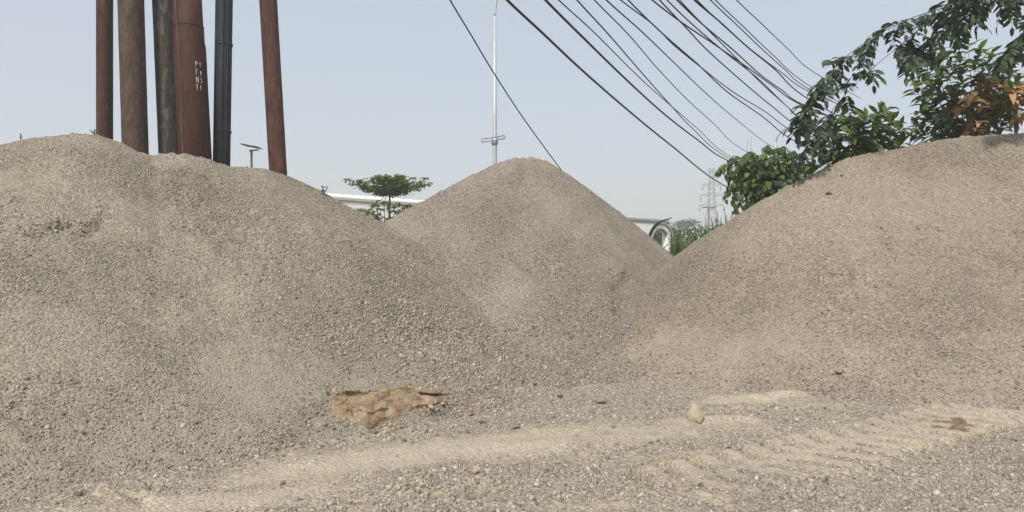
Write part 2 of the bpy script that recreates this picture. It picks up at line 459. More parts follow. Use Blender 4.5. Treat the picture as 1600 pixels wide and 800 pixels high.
def ground_h(x, y):
    near = np.exp(-(np.maximum(0, np.hypot(x, y - 7) - 9) / 8) ** 2)
    h = near * (.045 * fbm(x, y, 1.6, 3, 501) + .018 * fbm(x, y, .4, 3, 521) + .008 * fbm(x, y, .11, 2, 541))
    # ridge of churned-up rubble at the bottom of the photo
    c = P(690, 770, 1.6 * F / 370); dx, dy = x - c.x, y - c.y
    rb = np.exp(-((dx * .93 + dy * .36) / .55) ** 2 - ((-dx * .36 + dy * .93) / .28) ** 2)
    h += rb * (.10 + .09 * fbm(x, y, .2, 3, 561))
    # pale lip right of the pointed rock
    for (px, py, rx, ry, a) in ((1140, 662, .45, .10, .06), (1170, 640, .6, .12, .05), (1220, 610, .7, .14, .06), (860, 700, .8, .25, .05), (960, 665, .6, .2, .05)):
        b = blob(x, y, px, py, rx, ry, .12); h += a * b * near
    # tyre track
    tx, ty = x - TA.x, y - TA.y
    al = tx * _td.x + ty * _td.y; be = -tx * _td.y + ty * _td.x
    al = al + .02 * fbm(x, y, .3, 2, 571); be = be + .035 * fbm(x, y, .5, 2, 575)
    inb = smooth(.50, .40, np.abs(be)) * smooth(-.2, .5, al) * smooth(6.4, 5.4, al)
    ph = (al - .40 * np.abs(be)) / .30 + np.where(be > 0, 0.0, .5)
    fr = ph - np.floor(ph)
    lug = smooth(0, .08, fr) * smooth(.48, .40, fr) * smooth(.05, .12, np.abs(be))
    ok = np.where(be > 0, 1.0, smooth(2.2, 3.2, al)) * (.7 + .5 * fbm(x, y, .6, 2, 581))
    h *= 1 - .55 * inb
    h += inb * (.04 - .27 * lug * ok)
    return h, inb * (1 - 2.1 * lug)  # grooves drop to the darker gravel colour: coarse fill plus painted-in groove shade

def sand_mask(x, y, inb):
    s = .10 + .6 * fbm(x, y, .7, 5, 601) + .25 * fbm(x, y, .16, 2, 605)
    for (px, py, rx, ry, rot, a) in ((330, 785, .9, .20, .3, 1.0), (500, 735, 1.1, .26, .35, 1.0), (700, 700, 1.1, .34, .3, .9), (900, 690, 1.3, .42, .2, .75), (1050, 720, .8, .3, .2, .5), (1130, 662, .5, .12, .1, .8),
                                     (1200, 620, .8, .16, .25, .7), (1000, 790, .7, .1, .1, .5), (1420, 620, 1.2, .3, .2, .35), (620, 640, .4, .2, 0, .5)):
        s = s + a * blob(x, y, px, py, rx, ry, rot)
    for (px, py, rx, ry, rot, a) in ((1400, 760, 2.2, .45, .2, .6), (850, 760, .7, .3, 0, .5), (1150, 760, .7, .3, 0, .4)):
        s = s - a * blob(x, y, px, py, rx, ry, rot)
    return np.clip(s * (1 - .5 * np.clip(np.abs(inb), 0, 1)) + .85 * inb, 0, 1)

# axes: dense in front of the camera, sparse towards the horizon
def axis(lo, hi, step, flo, fhi):
    a = list(np.arange(lo, hi, step)); s = step; v = hi
    up = []
    while v < fhi: s *= 1.25; up.append(v); v += s
    up.append(fhi); s = step; v = lo; dn = []
    while v > flo: s *= 1.25; v -= s; dn.append(max(v, flo))
    return np.array(dn[::-1] + a + up)
GX = axis(-7.0, 8.0, .026, -600, 600); GY = axis(3.9, 10.5, .026, -40, 620)
X, Y = np.meshgrid(GX, GY)
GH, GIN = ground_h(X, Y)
GH = GH + np.where((np.abs(X) < 9) & (Y < 14), scarp_dz(X, Y), 0)
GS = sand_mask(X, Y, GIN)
def ground_z(x, y): return grid_sample(GX, GY, GH, np.atleast_1d(np.asarray(x, float)), np.atleast_1d(np.asarray(y, float)))

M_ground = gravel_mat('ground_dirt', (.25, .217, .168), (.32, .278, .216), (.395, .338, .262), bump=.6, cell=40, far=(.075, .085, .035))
me, used = grid_mesh('ground', GX, GY, GH)
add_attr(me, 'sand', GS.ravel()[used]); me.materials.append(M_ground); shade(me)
ground = bpy.data.objects.new('ground', me); COL.objects.link(ground); ground['kind'] = 'structure'

STOPS_GREY = [(0, (0.11, 0.0959, 0.0815)), (0.1, (0.1637, 0.1424, 0.1198)), (0.35, (0.2407, 0.2094, 0.1719)), (0.6, (0.2925, 0.2541, 0.2082)), (0.85, (0.3433, 0.2997, 0.2455)), (0.95, (0.3998, 0.3517, 0.2967)), (1, (0.4458, 0.3964, 0.3408))]
STOPS_TAN = [(0, (0.1025, 0.0856, 0.0717)), (0.1, (0.1543, 0.1293, 0.1071)), (0.35, (0.2248, 0.188, 0.1532)), (0.6, (0.2689, 0.2271, 0.1837)), (0.85, (0.3142, 0.2671, 0.219)), (0.95, (0.3743, 0.3238, 0.275)), (1, (0.4213, 0.3704, 0.3203))]
STOPS_PALE = [(0, (0.1247, 0.1109, 0.0972)), (0.1, (0.1832, 0.1624, 0.14)), (0.35, (0.2614, 0.2287, 0.1902)), (0.6, (0.3227, 0.2802, 0.2341)), (0.85, (0.3742, 0.3317, 0.2801)), (0.95, (0.4356, 0.392, 0.3417)), (1, (0.4792, 0.4376, 0.3866))]
STOPS_PINK = [(0, (0.1025, 0.0902, 0.0815)), (0.1, (0.1551, 0.1358, 0.1188)), (0.35, (0.2257, 0.1954, 0.167)), (0.6, (0.2774, 0.2391, 0.2062)), (0.85, (0.3244, 0.2811, 0.2436)), (0.95, (0.3762, 0.3303, 0.2898)), (1, (0.4185, 0.3722, 0.334))]
M_sg, M_st, M_sp = stone_mat('stones_grey', STOPS_GREY), stone_mat('stones_tan', STOPS_TAN), stone_mat('stones_pinkish', STOPS_PINK)
M_spale = stone_mat('stones_pale', STOPS_PALE)

def scatter(n, xr, yr, hfun, dens, slope=None, med=.0108, sig=.44, lim=(.006, .042)):
    x = RNG.uniform(*xr, n); y = RNG.uniform(*yr, n)
    ok = np.abs(x) < .667 * y + 1.8
    x, y = x[ok], y[ok]
    d = dens(x, y); ok = RNG.random(len(x)) < d
    x, y, d = x[ok], y[ok], d[ok]
    z = hfun(x, y); ok = z > -5; x, y, z, d = x[ok], y[ok], z[ok], d[ok]
    s = np.clip(med * np.exp(RNG.normal(0, sig, len(x))) * (.75 + .4 * d), *lim)
    return x, y, z, s

GRID = {}
def build_heap(key, xr, yr, step, seed, label, m_base, m_stone, nst, base, amp=1.0, sandcol=None):
    gx = np.arange(xr[0], xr[1], step); gy = np.arange(yr[0], yr[1], step)
    X, Y = np.meshgrid(gx, gy)
    cd = smooth(0, 1.4, crest_dist(X, Y, HP[key][0]))
    wa = .30 * cd
    hb = heap_h(X + wa * fbm(X, Y, 1.5, 3, seed + 7), Y + wa * fbm(X, Y, 1.7, 3, seed + 8), *HP[key])
    big, small = rough_dz(X, Y, seed, amp)
    fade = smooth(-.02, .35, hb)
    H = hb + (big * (.15 + .85 * cd) + small) * (.25 + .75 * fade) * np.where(hb > .0, 1, .3) + scarp_dz(X, Y)
    # keep the crest on its line: the broad unevenness dies out towards the crest
    gz = grid_sample(GX, GY, GH, X.ravel(), Y.ravel()).reshape(X.shape)
    H = H + .11 * fbm(X, Y, 1.1, 4, seed + 95) * np.exp(-(hb / .35) ** 2)
    H = np.where(hb < .10, H - (0.10 - hb) * .5, H)
    keep = H > gz - .03
    cm = coarse_mask(X, Y)
    root_base = Vector(base)
    me, used = grid_mesh('gravel_pile', gx, gy, H, keep, root_base)
    sand = np.clip(.55 - .6 * cm + (0 if sandcol is None else sandcol(X, Y)), 0, 1)
    add_attr(me, 'sand', sand.ravel()[used]); me.materials.append(m_base); shade(me)
    o = bpy.data.objects.new('gravel_pile', me); COL.objects.link(o); o.location = root_base
    tagit(o, label, 'gravel pile', 'piles of crushed gravel')
    GRID[key] = (gx, gy, H)
    others = [k for k in GRID if k != key]
    def hf(x, y):
        z = grid_sample(gx, gy, H, x, y); g = ground_z(x, y)
        nz = grid_sample(gx, gy, H, np.minimum(x, gx[-2]), np.minimum(y + .15, gy[-2]))
        bad = (z < g + .0) | ((nz - z) / .15 < -.28) | (blob(x, y, 592, 630, .52, .30) > .80)      # stones only where the slope can be seen
        return np.where(bad, -9, z)
    x, y, z, s = scatter(nst, (xr[0] + .1, xr[1] - .1), (yr[0] + .1, yr[1] - .1), hf, coarse_mask)
    s = s * np.clip(1.10 - .10 * z, .78, 1.10)           # the larger stones roll to the foot
    s = s * (1 + .28 * blob(x, y, 660, 540, 1.5, 1.3) + .28 * blob(x, y, 840, 560, 1.1, 1.2))
    ex, ey = [], []                                      # stones broken loose along the slump scars
    for pl, drop, width in SCARPS:
        for a_, b_ in zip(pl[:-1], pl[1:]):
            n_ = int(np.hypot(*(b_ - a_)) * 80) + 3; t_ = RNG.random(n_)[:, None]
            q_ = a_ + (b_ - a_) * t_ + RNG.normal(0, .035, (n_, 2)); ex.append(q_[:, 0]); ey.append(q_[:, 1])
    ex, ey = np.concatenate(ex), np.concatenate(ey)
    ins = (ex > gx[0]) & (ex < gx[-1]) & (ey > gy[0]) & (ey < gy[-1]); ex, ey = ex[ins], ey[ins]
    ez = hf(ex, ey); ok_ = ez > -5
    x, y, z = np.concatenate([x, ex[ok_]]), np.concatenate([y, ey[ok_]]), np.concatenate([z, ez[ok_]])
    s = np.concatenate([s, RNG.uniform(.012, .04, ok_.sum())])
    st = part('loose_stones', stones_mb(x, y, z, s), m_stone, o); st['kind'] = 'stuff'
    print(key, 'verts', len(me.vertices), 'stones', len(x))
    return o

def soil_left(x, y): return .9 * blob(x, y, 15, 745, .28, .22) + .4 * blob(x, y, 560, 640, .3, .2)
M_left = gravel_mat('gravel_olive_grey', (.222, .197, .152), (.28, .249, .193), (.30, .263, .205), bump=.75, foot=(.29, .255, .20))
M_mid = gravel_mat('gravel_pinkish_grey', (.222, .195, .157), (.285, .249, .202), (.30, .262, .212), bump=.8)
M_right = gravel_mat('gravel_warm_tan', (.215, .184, .142), (.278, .239, .184), (.30, .255, .197), bump=.75, foot=(.33, .285, .222))
build_heap('left', (-12.5, 2.6), (4.2, 18.5), .032, 1101, 'long olive-grey gravel pile at the left, in front of the steel pipes', M_left, M_sg, 980000, (-6, 10.8, 0), sandcol=soil_left)
build_heap('mid', (-5.8, 6.2), (8.6, 21.5), .034, 1201, 'cone-shaped gravel pile in the middle with the street light behind its peak', M_mid, M_sp, 620000, (.33, 16, 0), amp=.7)
build_heap('right', (-.8, 13.5), (5.0, 19.5), .032, 1301, 'tan gravel pile at the right with leafy shrubs behind its crest', M_right, M_st, 900000, (8, 12.7, 0), amp=.75)

# loose gravel lying on the ground
def gdens(x, y):
    return np.clip(.80 - 1.25 * grid_sample(GX, GY, GS, x, y) + .42 * fbm(x, y, .6, 3, 701), .03, 1.2)
def gh2(x, y):
    g = ground_z(x, y)
    for k in GRID:
        gx, gy, H = GRID[k]
        inside = (x > gx[0]) & (x < gx[-1]) & (y > gy[0]) & (y < gy[-1])
        hz = grid_sample(gx, gy, H, x, y); g = np.where(inside & (hz > g + .01), -9, g)
    return g
x, y, z, s = scatter(330000, (-6.5, 8.2), (4.0, 10.5), gh2, gdens, med=.0098, sig=.52, lim=(.005, .05))
o = solo('gravel', stones_mb(x, y, z, s), M_spale, (0, 6, 0), None, None, kind='stuff')
print('ground stones', len(x))

def surf(px, py):
    """surface point seen at a photo pixel, on the finished relief"""
    p = hit(px, py); z = float(ground_z(p.x, p.y)[0])
    for k, (gx, gy, H) in GRID.items():
        if gx[0] < p.x < gx[-1] and gy[0] < p.y < gy[-1]:
            z = max(z, float(grid_sample(gx, gy, H, np.array([p.x]), np.array([p.y]))[0]))
    return Vector((p.x, p.y, z))

# ------------------------------------------------------------------ single rocks and clods
import bmesh
def rock_mb(c, sx, sy, sz, seed, cuts=11, rough=.07, sub=3, peak=0.0):
    rg = random.Random(seed)
    bm = bmesh.new(); bmesh.ops.create_icosphere(bm, subdivisions=sub, radius=1.0)
    pl = []
    for k in range(cuts):
        n = Vector((rg.gauss(0, 1), rg.gauss(0, 1), rg.gauss(0, 1))).normalized(); pl.append((n, rg.uniform(.34, .7)))
    for v in bm.verts:
        p = v.co.copy()
        for n, d in pl:
            e = p.dot(n) - d
            if e > 0: p -= n * e
        p += v.co * rough * mnoise.fractal(v.co * 1.7 + Vector((seed * 3.1, 0, 0)), 1.0, 2.0, 4)
        if peak: p.z += peak * max(0, 1 - math.hypot(p.x, p.y) * 1.4)
        v.co = Vector((p.x * sx / 2, p.y * sy / 2, p.z * sz / 2))
    mb = MB()
    V = [tuple(v.co + Vector(c)) for v in bm.verts]
    mb.add(V, np.array([[v.index for v in f.verts] for f in bm.faces])); bm.free()
    return mb

def hull_rock(c, w, h, seed):
    rg = random.Random(seed); bm = bmesh.new()
    pts = [(-.05, .05, 1.0), (.12, -.05, .86), (-.48, -.2, .05), (.5, -.15, .12), (.15, -.5, .02), (-.3, .45, .1), (.4, .4, .2), (-.25, -.36, .48), (.34, -.18, .42), (-.42, .1, .35), (.2, .3, .6)]
    for x_, y_, z_ in pts: bm.verts.new((x_ * w + rg.gauss(0, .01), y_ * w, (z_ - .12) * h))
    bmesh.ops.convex_hull(bm, input=bm.verts)
    bmesh.ops.bevel(bm, geom=bm.edges[:], offset=w * .012, segments=1, affect='EDGES')
    bm.verts.index_update(); mb = MB(); V = [tuple(v.co + Vector(c)) for v in bm.verts]
    fs = {}
    for f in bm.faces: fs.setdefault(len(f.verts), []).append([v.index for v in f.verts])
    mb.add(V, *[np.array(q) for q in fs.values()]); bm.free(); return mb

M_rock_dark = plain('dark_rock', (.105, .085, .062), .9, var=.35, scale=18)
M_rock_pale = plain('pale_rock', (.36, .30, .215), .9, var=.12, scale=14)
M_rock_mid = plain('brown_grey_rock', (.22, .188, .145), .9, var=.25, scale=16)
for (px, py, w, h, mat, lab, pk) in (
    (1087, 656, 30, 30, M_rock_pale, 'pale pointed rock at the left end of the smooth sandy lip, right of centre', .5),
    (876, 615, 15, 11, M_rock_dark, 'dark rounded stone at the foot of the middle pile, right of a smaller dark stone', 0),
    (836, 591, 9, 8, M_rock_dark, 'small dark stone farthest up the foot of the middle pile', 0),
    (938, 628, 20, 10, M_rock_mid, 'flat dark-edged stone lying alone, right of the dark rounded stone', 0),
    (804, 669, 17, 9, M_rock_mid, 'brownish flat stone on the sandy ground below the middle pile', 0),
    (754, 660, 12, 8, M_rock_dark, 'grey-brown stone just right of the exposed orange earth', 0),
    (744, 764, 17, 19, M_rock_pale, 'pale rounded stone on the churned rubble at the bottom edge', 0),
    (1312, 584, 21, 10, M_rock_mid, 'brown lump on the lower slope of the right pile', 0),
    (1296, 303, 14, 8, M_rock_dark, 'dark brown clod high on the right pile, lower of two', 0),
    (1315, 272, 8, 5, M_rock_dark, 'small dark clod near the crest of the right pile, upper of two', 0),
    (987, 705, 9, 6, M_rock_mid, 'small brown stone on the bare sandy ground at the bottom centre', 0),
    (1138, 700, 12, 6, M_rock_mid, 'tan stone just above the left end of the tyre track', 0)):
    c = surf(px, py + h * .3); k = c.y / F
    solo('rock', hull_rock(c, w * k, h * k, 5) if pk else rock_mb(c + Vector((0, 0, h * k * .28)), w * k, w * k * .9, h * k, int(px), peak=pk), mat, c, lab, 'rock', 'loose rocks on the gravel')

def soil_mat():
    m, nt, b = new_mat('orange_earth'); L = nt.links.new
    g = N(nt, 'ShaderNodeNewGeometry'); pos = g.outputs['Position']
    n1 = N(nt, 'ShaderNodeTexNoise', Scale=5.0, Detail=7.0, Roughness=.65); L(pos, n1.inputs['Vector'])
    r = ramp(nt, [(.36, (.17, .10, .06)), (.45, (.27, .178, .108)), (.54, (.35, .268, .172)), (.66, (.40, .325, .225))]); L(n1.outputs['Fac'], r.inputs[0])
    L(r.outputs[0], b.inputs['Base Color']); b.inputs['Roughness'].default_value = .95
    n2 = N(nt, 'ShaderNodeTexNoise', Scale=38.0, Detail=6.0, Roughness=.7); L(pos, n2.inputs['Vector'])
    vc = N(nt, 'ShaderNodeTexVoronoi', Scale=4.0, feature='DISTANCE_TO_EDGE'); n4 = N(nt, 'ShaderNodeTexNoise', Scale=9.0, Detail=4.0); L(pos, n4.inputs['Vector'])
    pw = mixc(nt, .10, pos, n4.outputs['Color'], 'ADD'); L(pw, vc.inputs['Vector'])
    r2 = ramp(nt, [(.36, (.70, .66, .62)), (.5, (1, 1, 1)), (.66, (1.18, 1.17, 1.15))]); L(n2.outputs['Fac'], r2.inputs[0])
    L(mixc(nt, 1.0, r.outputs[0], r2.outputs[0], 'MULTIPLY'), b.inputs['Base Color'])
    rc = ramp(nt, [(.0, (0, 0, 0)), (.025, (1, 1, 1))]); L(vc.outputs['Distance'], rc.inputs[0])
    bp = N(nt, 'ShaderNodeBump', Strength=1.0, Distance=.03); L(n2.outputs['Fac'], bp.inputs['Height'])
    bq = N(nt, 'ShaderNodeBump', Strength=.35, Distance=.03); L(rc.outputs[0], bq.inputs['Height']); L(bp.outputs[0], bq.inputs['Normal']); L(bq.outputs[0], b.inputs['Normal'])
    return m
M_soil = soil_mat()
def smooth_s(v): return min(1, max(0, (v - .45) / .2))
def clod_bank(pix_top, pix_bot, lean, seed):
    """a broken earth bank: a lumpy face between an upper and a lower edge, with a body behind it"""
    a = [surf(*p) for p in pix_top]; b = [surf(*p) for p in pix_bot]
    n = 110; m = 56
    def along(pl, t):
        f = t * (len(pl) - 1); i = min(int(f), len(pl) - 2); return pl[i].lerp(pl[i + 1], f - i)
    V = []
    for j in range(m + 1):
        for i in range(n + 1):
            t = i / n; s = j / m
            lo, hi = along(b, t), along(a, t)
            env = min(1, 5 * t, 5 * (1 - t))
            if s < .7:
                q = lo.lerp(hi, s / .7 * .75); q.z = lo.z - .03 + (hi.z - lo.z + lean * env) * (s / .7) ** .8
                q.y -= .05 * math.sin(s / .7 * math.pi) * env
            else:
                u = (s - .7) / .3; q = lo.lerp(hi, .75 + .6 * u); q.z = hi.z + lean * env - (.14 * u * u + .02) * 1.0
            q = q + Vector((0, -.6, .4)) * (.035 * mnoise.fractal(q * 5.0 + Vector((seed, 0, 0)), 1.0, 2.1, 5)) * env
            rill = mnoise.fractal(Vector((q.x * 11, q.z * 2.5, seed)), 1.0, 2.0, 4)
            cell = mnoise.cell_vector(Vector((q.x * 5 + .8 * mnoise.noise(q * 6), q.z * 9 + 5 * s, seed)))
            lip = .030 * math.exp(-((s - .71) / .05) ** 2) - .035 * math.exp(-((s - .60) / .055) ** 2)
            foot = -.05 * math.exp(-(s / .10) ** 2)
            q = q + Vector((0, -.9, .25)) * (.036 * rill + (cell.x - .5) * .10 * (.55 + .45 * smooth_s(s)) + lip * (.6 + .8 * cell.y) + foot) * env + rvec() * .002
            rag = mnoise.noise_vector(Vector((q.x * 9, q.y * 9, seed))); q = q + Vector((rag.x * .03, rag.y * .03, rag.z * .022)) * env
            V.append(tuple(q))
    idx = np.arange((n + 1) * (m + 1)).reshape(m + 1, n + 1)
    mb = MB(); mb.add(V, np.stack([idx[:-1, :-1], idx[:-1, 1:], idx[1:, 1:], idx[1:, :-1]], -1).reshape(-1, 4))
    return mb, along(b, .5)
mb, c = clod_bank([(515, 612), (545, 600), (590, 604), (630, 600), (676, 619), (735, 622)], [(512, 640), (545, 657), (578, 667), (622, 651), (676, 635), (735, 627)], .05, 3)
bank = solo('earth_bank', mb, M_soil, c, 'broken bank of exposed orange-brown earth at the foot of the left pile', 'earth bank')
cr = MB()
for i in range(150):                                     # crumbs fallen from the bank
    px = random.uniform(505, 735); py = (655 if px < 640 else 634) + random.gauss(2, 7) if random.random() < .7 else 606 + random.gauss(0, 4)
    q = surf(px, py); r_ = random.choice((.012, .016, .02, .028, .04))
    bmv = rock_mb(q + Vector((0, 0, r_ * .25)), r_ * 2, r_ * 1.7, r_ * 1.4, i + 500, cuts=8, sub=1); cr.add(bmv.v[0], np.concatenate(list(bmv.f.values())[0]))
o = part('crumbs', cr, M_soil, bank); o['kind'] = 'stuff'
mb, c = clod_bank([(1446, 664), (1470, 658), (1500, 662), (1530, 670)], [(1446, 674), (1470, 684), (1500, 692), (1530, 684)], .06, 9)
solo('earth_bank', mb, plain('brown_earth', (.17, .115, .072), .95, var=.35, scale=12), c, 'small dark brown broken clod beside the tyre track at the right', 'earth clod')
for (px, py, w, h) in ((610, 652, 14, 7), (603, 660, 16, 9), (672, 634, 20, 12), (690, 630, 15, 8), (525, 605, 16, 14), (548, 608, 20, 14), (622, 606, 26, 9), (652, 618, 16, 12)):
    c = surf(px, py + h * .3); k = c.y / F
    lab = {610: 'pale flat earth fragment just below the orange bank, upper of two', 603: 'pale flat earth fragment just below the orange bank, lower of two', 672: 'tan earth fragment at the right tip of the orange bank',
           690: 'small pale earth fragment beside the crack right of the orange bank', 525: 'tan earth lump at the far left end of the orange bank', 548: 'tan earth lump on the upper left of the orange bank',
           622: 'thin tan earth slab lying along the top edge of the orange bank', 652: 'tan earth lump on the upper right shoulder of the orange bank'}[px]
    solo('earth_clod', rock_mb(c + Vector((0, 0, h * k * .2)), w * k, w * k * .8, h * k, px + 1, rough=.2), plain('tan_earth', (.36, .275, .175), .95, var=.15, scale=20), c, lab, 'clod', 'clods around the orange bank')

# ================================================================== steel pipes behind the left heap
def ring_tube(mb, a, b, prof, sides, phase=0.0):
    """lathe along a->b: prof = list of (t, radius)"""
    a, b = Vector(a), Vector(b)
    tube(mb, [a.lerp(b, t) for t, r in prof], [r for t, r in prof], sides, cap=True, phase=phase)
def pipe_axis(x0, y0, x1, y1, Z, ztop):
    p, q = P(x0, y0, Z), P(x1, y1, Z)
    d = (q - p) / (q.z - p.z)
    return p + d * (0 - p.z), p + d * (ztop - p.z)

M_p1 = rust_mat('rust_maroon', [(.38, (0.0330, 0.0125, 0.0081)), (.5, (0.0496, 0.0196, 0.0125)), (.62, (0.0708, 0.0333, 0.0212))], flake=(.60, (0.0755, 0.0451, 0.0296)))
M_p2 = rust_mat('rust_grey_brown', [(.38, (0.0381, 0.0209, 0.0139)), (.5, (0.0643, 0.0408, 0.0279)), (.62, (0.0785, 0.0604, 0.0435))], scale=(3, 3, .9), flake=(.60, (0.0952, 0.0683, 0.0474)))
M_p3 = rust_mat('rust_flaking_dark', [(.38, (0.0223, 0.0178, 0.0167)), (.5, (0.0391, 0.0307, 0.0268)), (.62, (0.0586, 0.0446, 0.0368))], scale=(4, 4, 1.0), flake=(.55, (0.1004, 0.0865, 0.0753)))
M_p4 = rust_mat('rust_primer_red', [(.38, (0.0376, 0.0132, 0.0082)), (.5, (0.0509, 0.0184, 0.0117)), (.62, (0.0619, 0.0243, 0.0152))], streak=.3)
M_p5 = rust_mat('dark_blue_steel', [(.38, (.005, .007, .010)), (.5, (.008, .011, .016)), (.62, (.015, .019, .026))], rough=.7, streak=.4)
M_p6 = rust_mat('rust_red_brown', [(.38, (0.0439, 0.0173, 0.0123)), (.5, (0.0631, 0.0265, 0.0188)), (.62, (0.0878, 0.0433, 0.0308))], flake=(.66, (0.1042, 0.0638, 0.0453)))

def pipe_round(x0, y0, x1, y1, Z, wpx, mat, label, ztop=8.8):
    a, b = pipe_axis(x0, y0, x1, y1, Z, ztop); r = wpx / F * Z / 2
    t = thing('steel_pipe', label, 'steel pipe', a, 'steel pipes standing upright')
    mb = MB(); ring_tube(mb, a, b, [(k / 24, r * (1 + .006 * math.sin(k * 2.3))) for k in range(25)], 40)
    part('tube', mb, mat, t, True)
    mb = MB(); ring_tube(mb, b.lerp(a, .004), b + (b - a).normalized() * .02, [(0, r * 1.05), (1, r * 1.05)], 40)
    part('end_ring', mb, mat, t)
    return t, a, b, r
pipe_round(163.5, 210, 163.5, 0, 17.4, 24, M_p1, 'thin maroon rusty pipe, leftmost of the upright pipes')
pipe_round(211.5, 237, 204.5, 0, 17.0, 38, M_p2, 'thick grey-brown rusty pipe, second upright pipe from the left')
t3, a3, b3, r3 = pipe_round(265.5, 240, 255.5, 0, 17.6, 33, M_p3, 'dark pipe with pale flaking patches, just left of the angular red pipe')
pipe_round(434.5, 268, 419, 0, 17.2, 27, M_p6, 'red-brown leaning pipe, rightmost of the upright pipes')

# angular casing with collar, seam and chalk writing
a, b = pipe_axis(305.0, 245, 292.5, 0, 16.9, 8.8)
t = thing('steel_pipe', 'angular dark red casing with a thicker lower half and chalk writing', 'steel pipe', a, 'steel pipes standing upright')
k4 = 16.9 / F; ax = (b - a)
def t_at(py): return (EYE - (py - 400) * k4) / (b.z)
prof = [(0, 24.5 * k4), (t_at(75), 24.0 * k4), (t_at(66), 22.6 * k4), (t_at(44), 22.4 * k4), (t_at(42), 21.6 * k4), (1, 21.2 * k4)]
mb = MB(); PH4 = R(25); ring_tube(mb, a, b, prof, 8, PH4); part('casing', mb, M_p4, t)
mb = MB(); ring_tube(mb, a.lerp(b, t_at(43.5)), a.lerp(b, t_at(41.5)), [(0, 22.9 * k4), (1, 22.9 * k4)], 8, PH4); part('collar', mb, M_p4, t)
mb = MB()
for py0, py1 in ((240 + 160, -60),):
    q0, q1 = a.lerp(b, 0.02), a.lerp(b, .98)
    vx = -.40; rr = 23.5 * k4
    off = Vector((vx * rr, -math.sqrt(1 - vx * vx) * rr * 1.0, 0))
    tube(mb, [q0.lerp(q1, i / 12) + off * (1.03 if i < 7 else .97) for i in range(13)], .016, 6)
part('seam', mb, rust_mat('rust_seam', [(.3, (0.0900, 0.0420, 0.0330)), (.7, (0.1320, 0.0720, 0.0570))]), t)
# chalk letters on the right front facet
strokes = {'P': [[(0, 0), (0, 1)], [(0, 1), (.5, .92), (.55, .68), (.05, .52)]], 'F': [[(0, 0), (0, 1), (.55, 1)], [(0, .52), (.42, .54)]],
           'U': [[(0, 1), (.02, .25), (.25, 0), (.5, .2), (.52, 1)]], 'T': [[(-.1, 1), (.62, 1)], [(.27, 1), (.25, 0)]],
           'I': [[(.15, .1), (.15, .95)]], 'A': [[(0, 0), (.28, .8)], [(.28, .8), (.5, 0)], [(.1, .3), (.42, .3)]],
           'S': [[(.5, .85), (.2, .95), (.1, .7), (.4, .5), (.4, .2), (.1, .1)]]}
# facet between the vertices at 25 and 70 degrees of the camera-facing direction
tdir = ax.normalized(); u = (Vector((0, -1, 0)) - tdir * -tdir.y).normalized(); wv = tdir.cross(u)
def oct_v(ang, r): return (u * math.cos(ang) + wv * math.sin(ang)) * r
ang0 = None
cands = [PH4 + 2 * math.pi * i / 8 for i in range(8)]
best = sorted(cands, key=lambda g: -oct_v(g, 1).x)      # most to the right first
front = [g for g in cands if oct_v(g, 1).y < .35]
front.sort(key=lambda g: oct_v(g, 1).x)
gL, gR = front[-2], front[-1]
mbc = MB()
for row, (y0, txt) in enumerate(((101, 'PI'), (113, 'FA'), (125, 'US'), (137, 'TI'))):
    rr = 24.1 * k4
    for ci, ch in enumerate(txt):
        for st in strokes[ch]:
            pts = []
            for (sx, sy) in st:
                fx = .38 + .33 * ci + .27 * sx + (.0 if row < 3 else -.05)
                pc = a.lerp(b, t_at(y0 + 9.5 * (1 - sy)))
                e0, e1 = oct_v(gL, rr), oct_v(gR, rr)
                nrm = (e0 + e1).normalized()
                pts.append(pc + e0.lerp(e1, fx) + nrm * .004)
            tube(mbc, pts, .0085 if ci == 0 else .006, 5)
part('chalk_writing', mbc, plain('chalk', (.44, .36, .33), .95, var=.25, scale=30), t)

# ribbed dark bar
a, b = pipe_axis(347, 255, 351, 0, 17.3, 8.8); r = 12.2 / F * 17.3
t = thing('steel_pipe', 'ribbed blue-black steel bar with two joint rings, right of the red casing', 'steel pipe', a, 'steel pipes standing upright')
mb = MB(); ring_tube(mb, a, b, [(0, r), (1, r)], 40); part('tube', mb, M_p5, t, True)
for ang in (-62, -25, 12, 48):
    mb = MB(); off = Vector((math.sin(R(ang)) * r, -math.cos(R(ang)) * r, 0))
    tube(mb, [a + off, b + off], .028, 4, phase=R(45 + ang)); part('rib', mb, M_p5, t)
for py in (70, 206):
    tt = (EYE - (py - 400) * 17.3 / F) / b.z
    mb = MB(); q = a.lerp(b, tt); d = (b - a).normalized()
    tube(mb, [q - d * .02, q + d * .02], r * 1.1, 40); part('joint_ring', mb, M_p5, t)

# ================================================================== street furniture
M_galv = plain('galvanised_steel', (.42, .45, .44), .5, .2, var=.1)
M_black = plain('black_paint', (.035, .038, .040), .5)
M_lamp = plain('lamp_housing', (.30, .31, .32), .5)
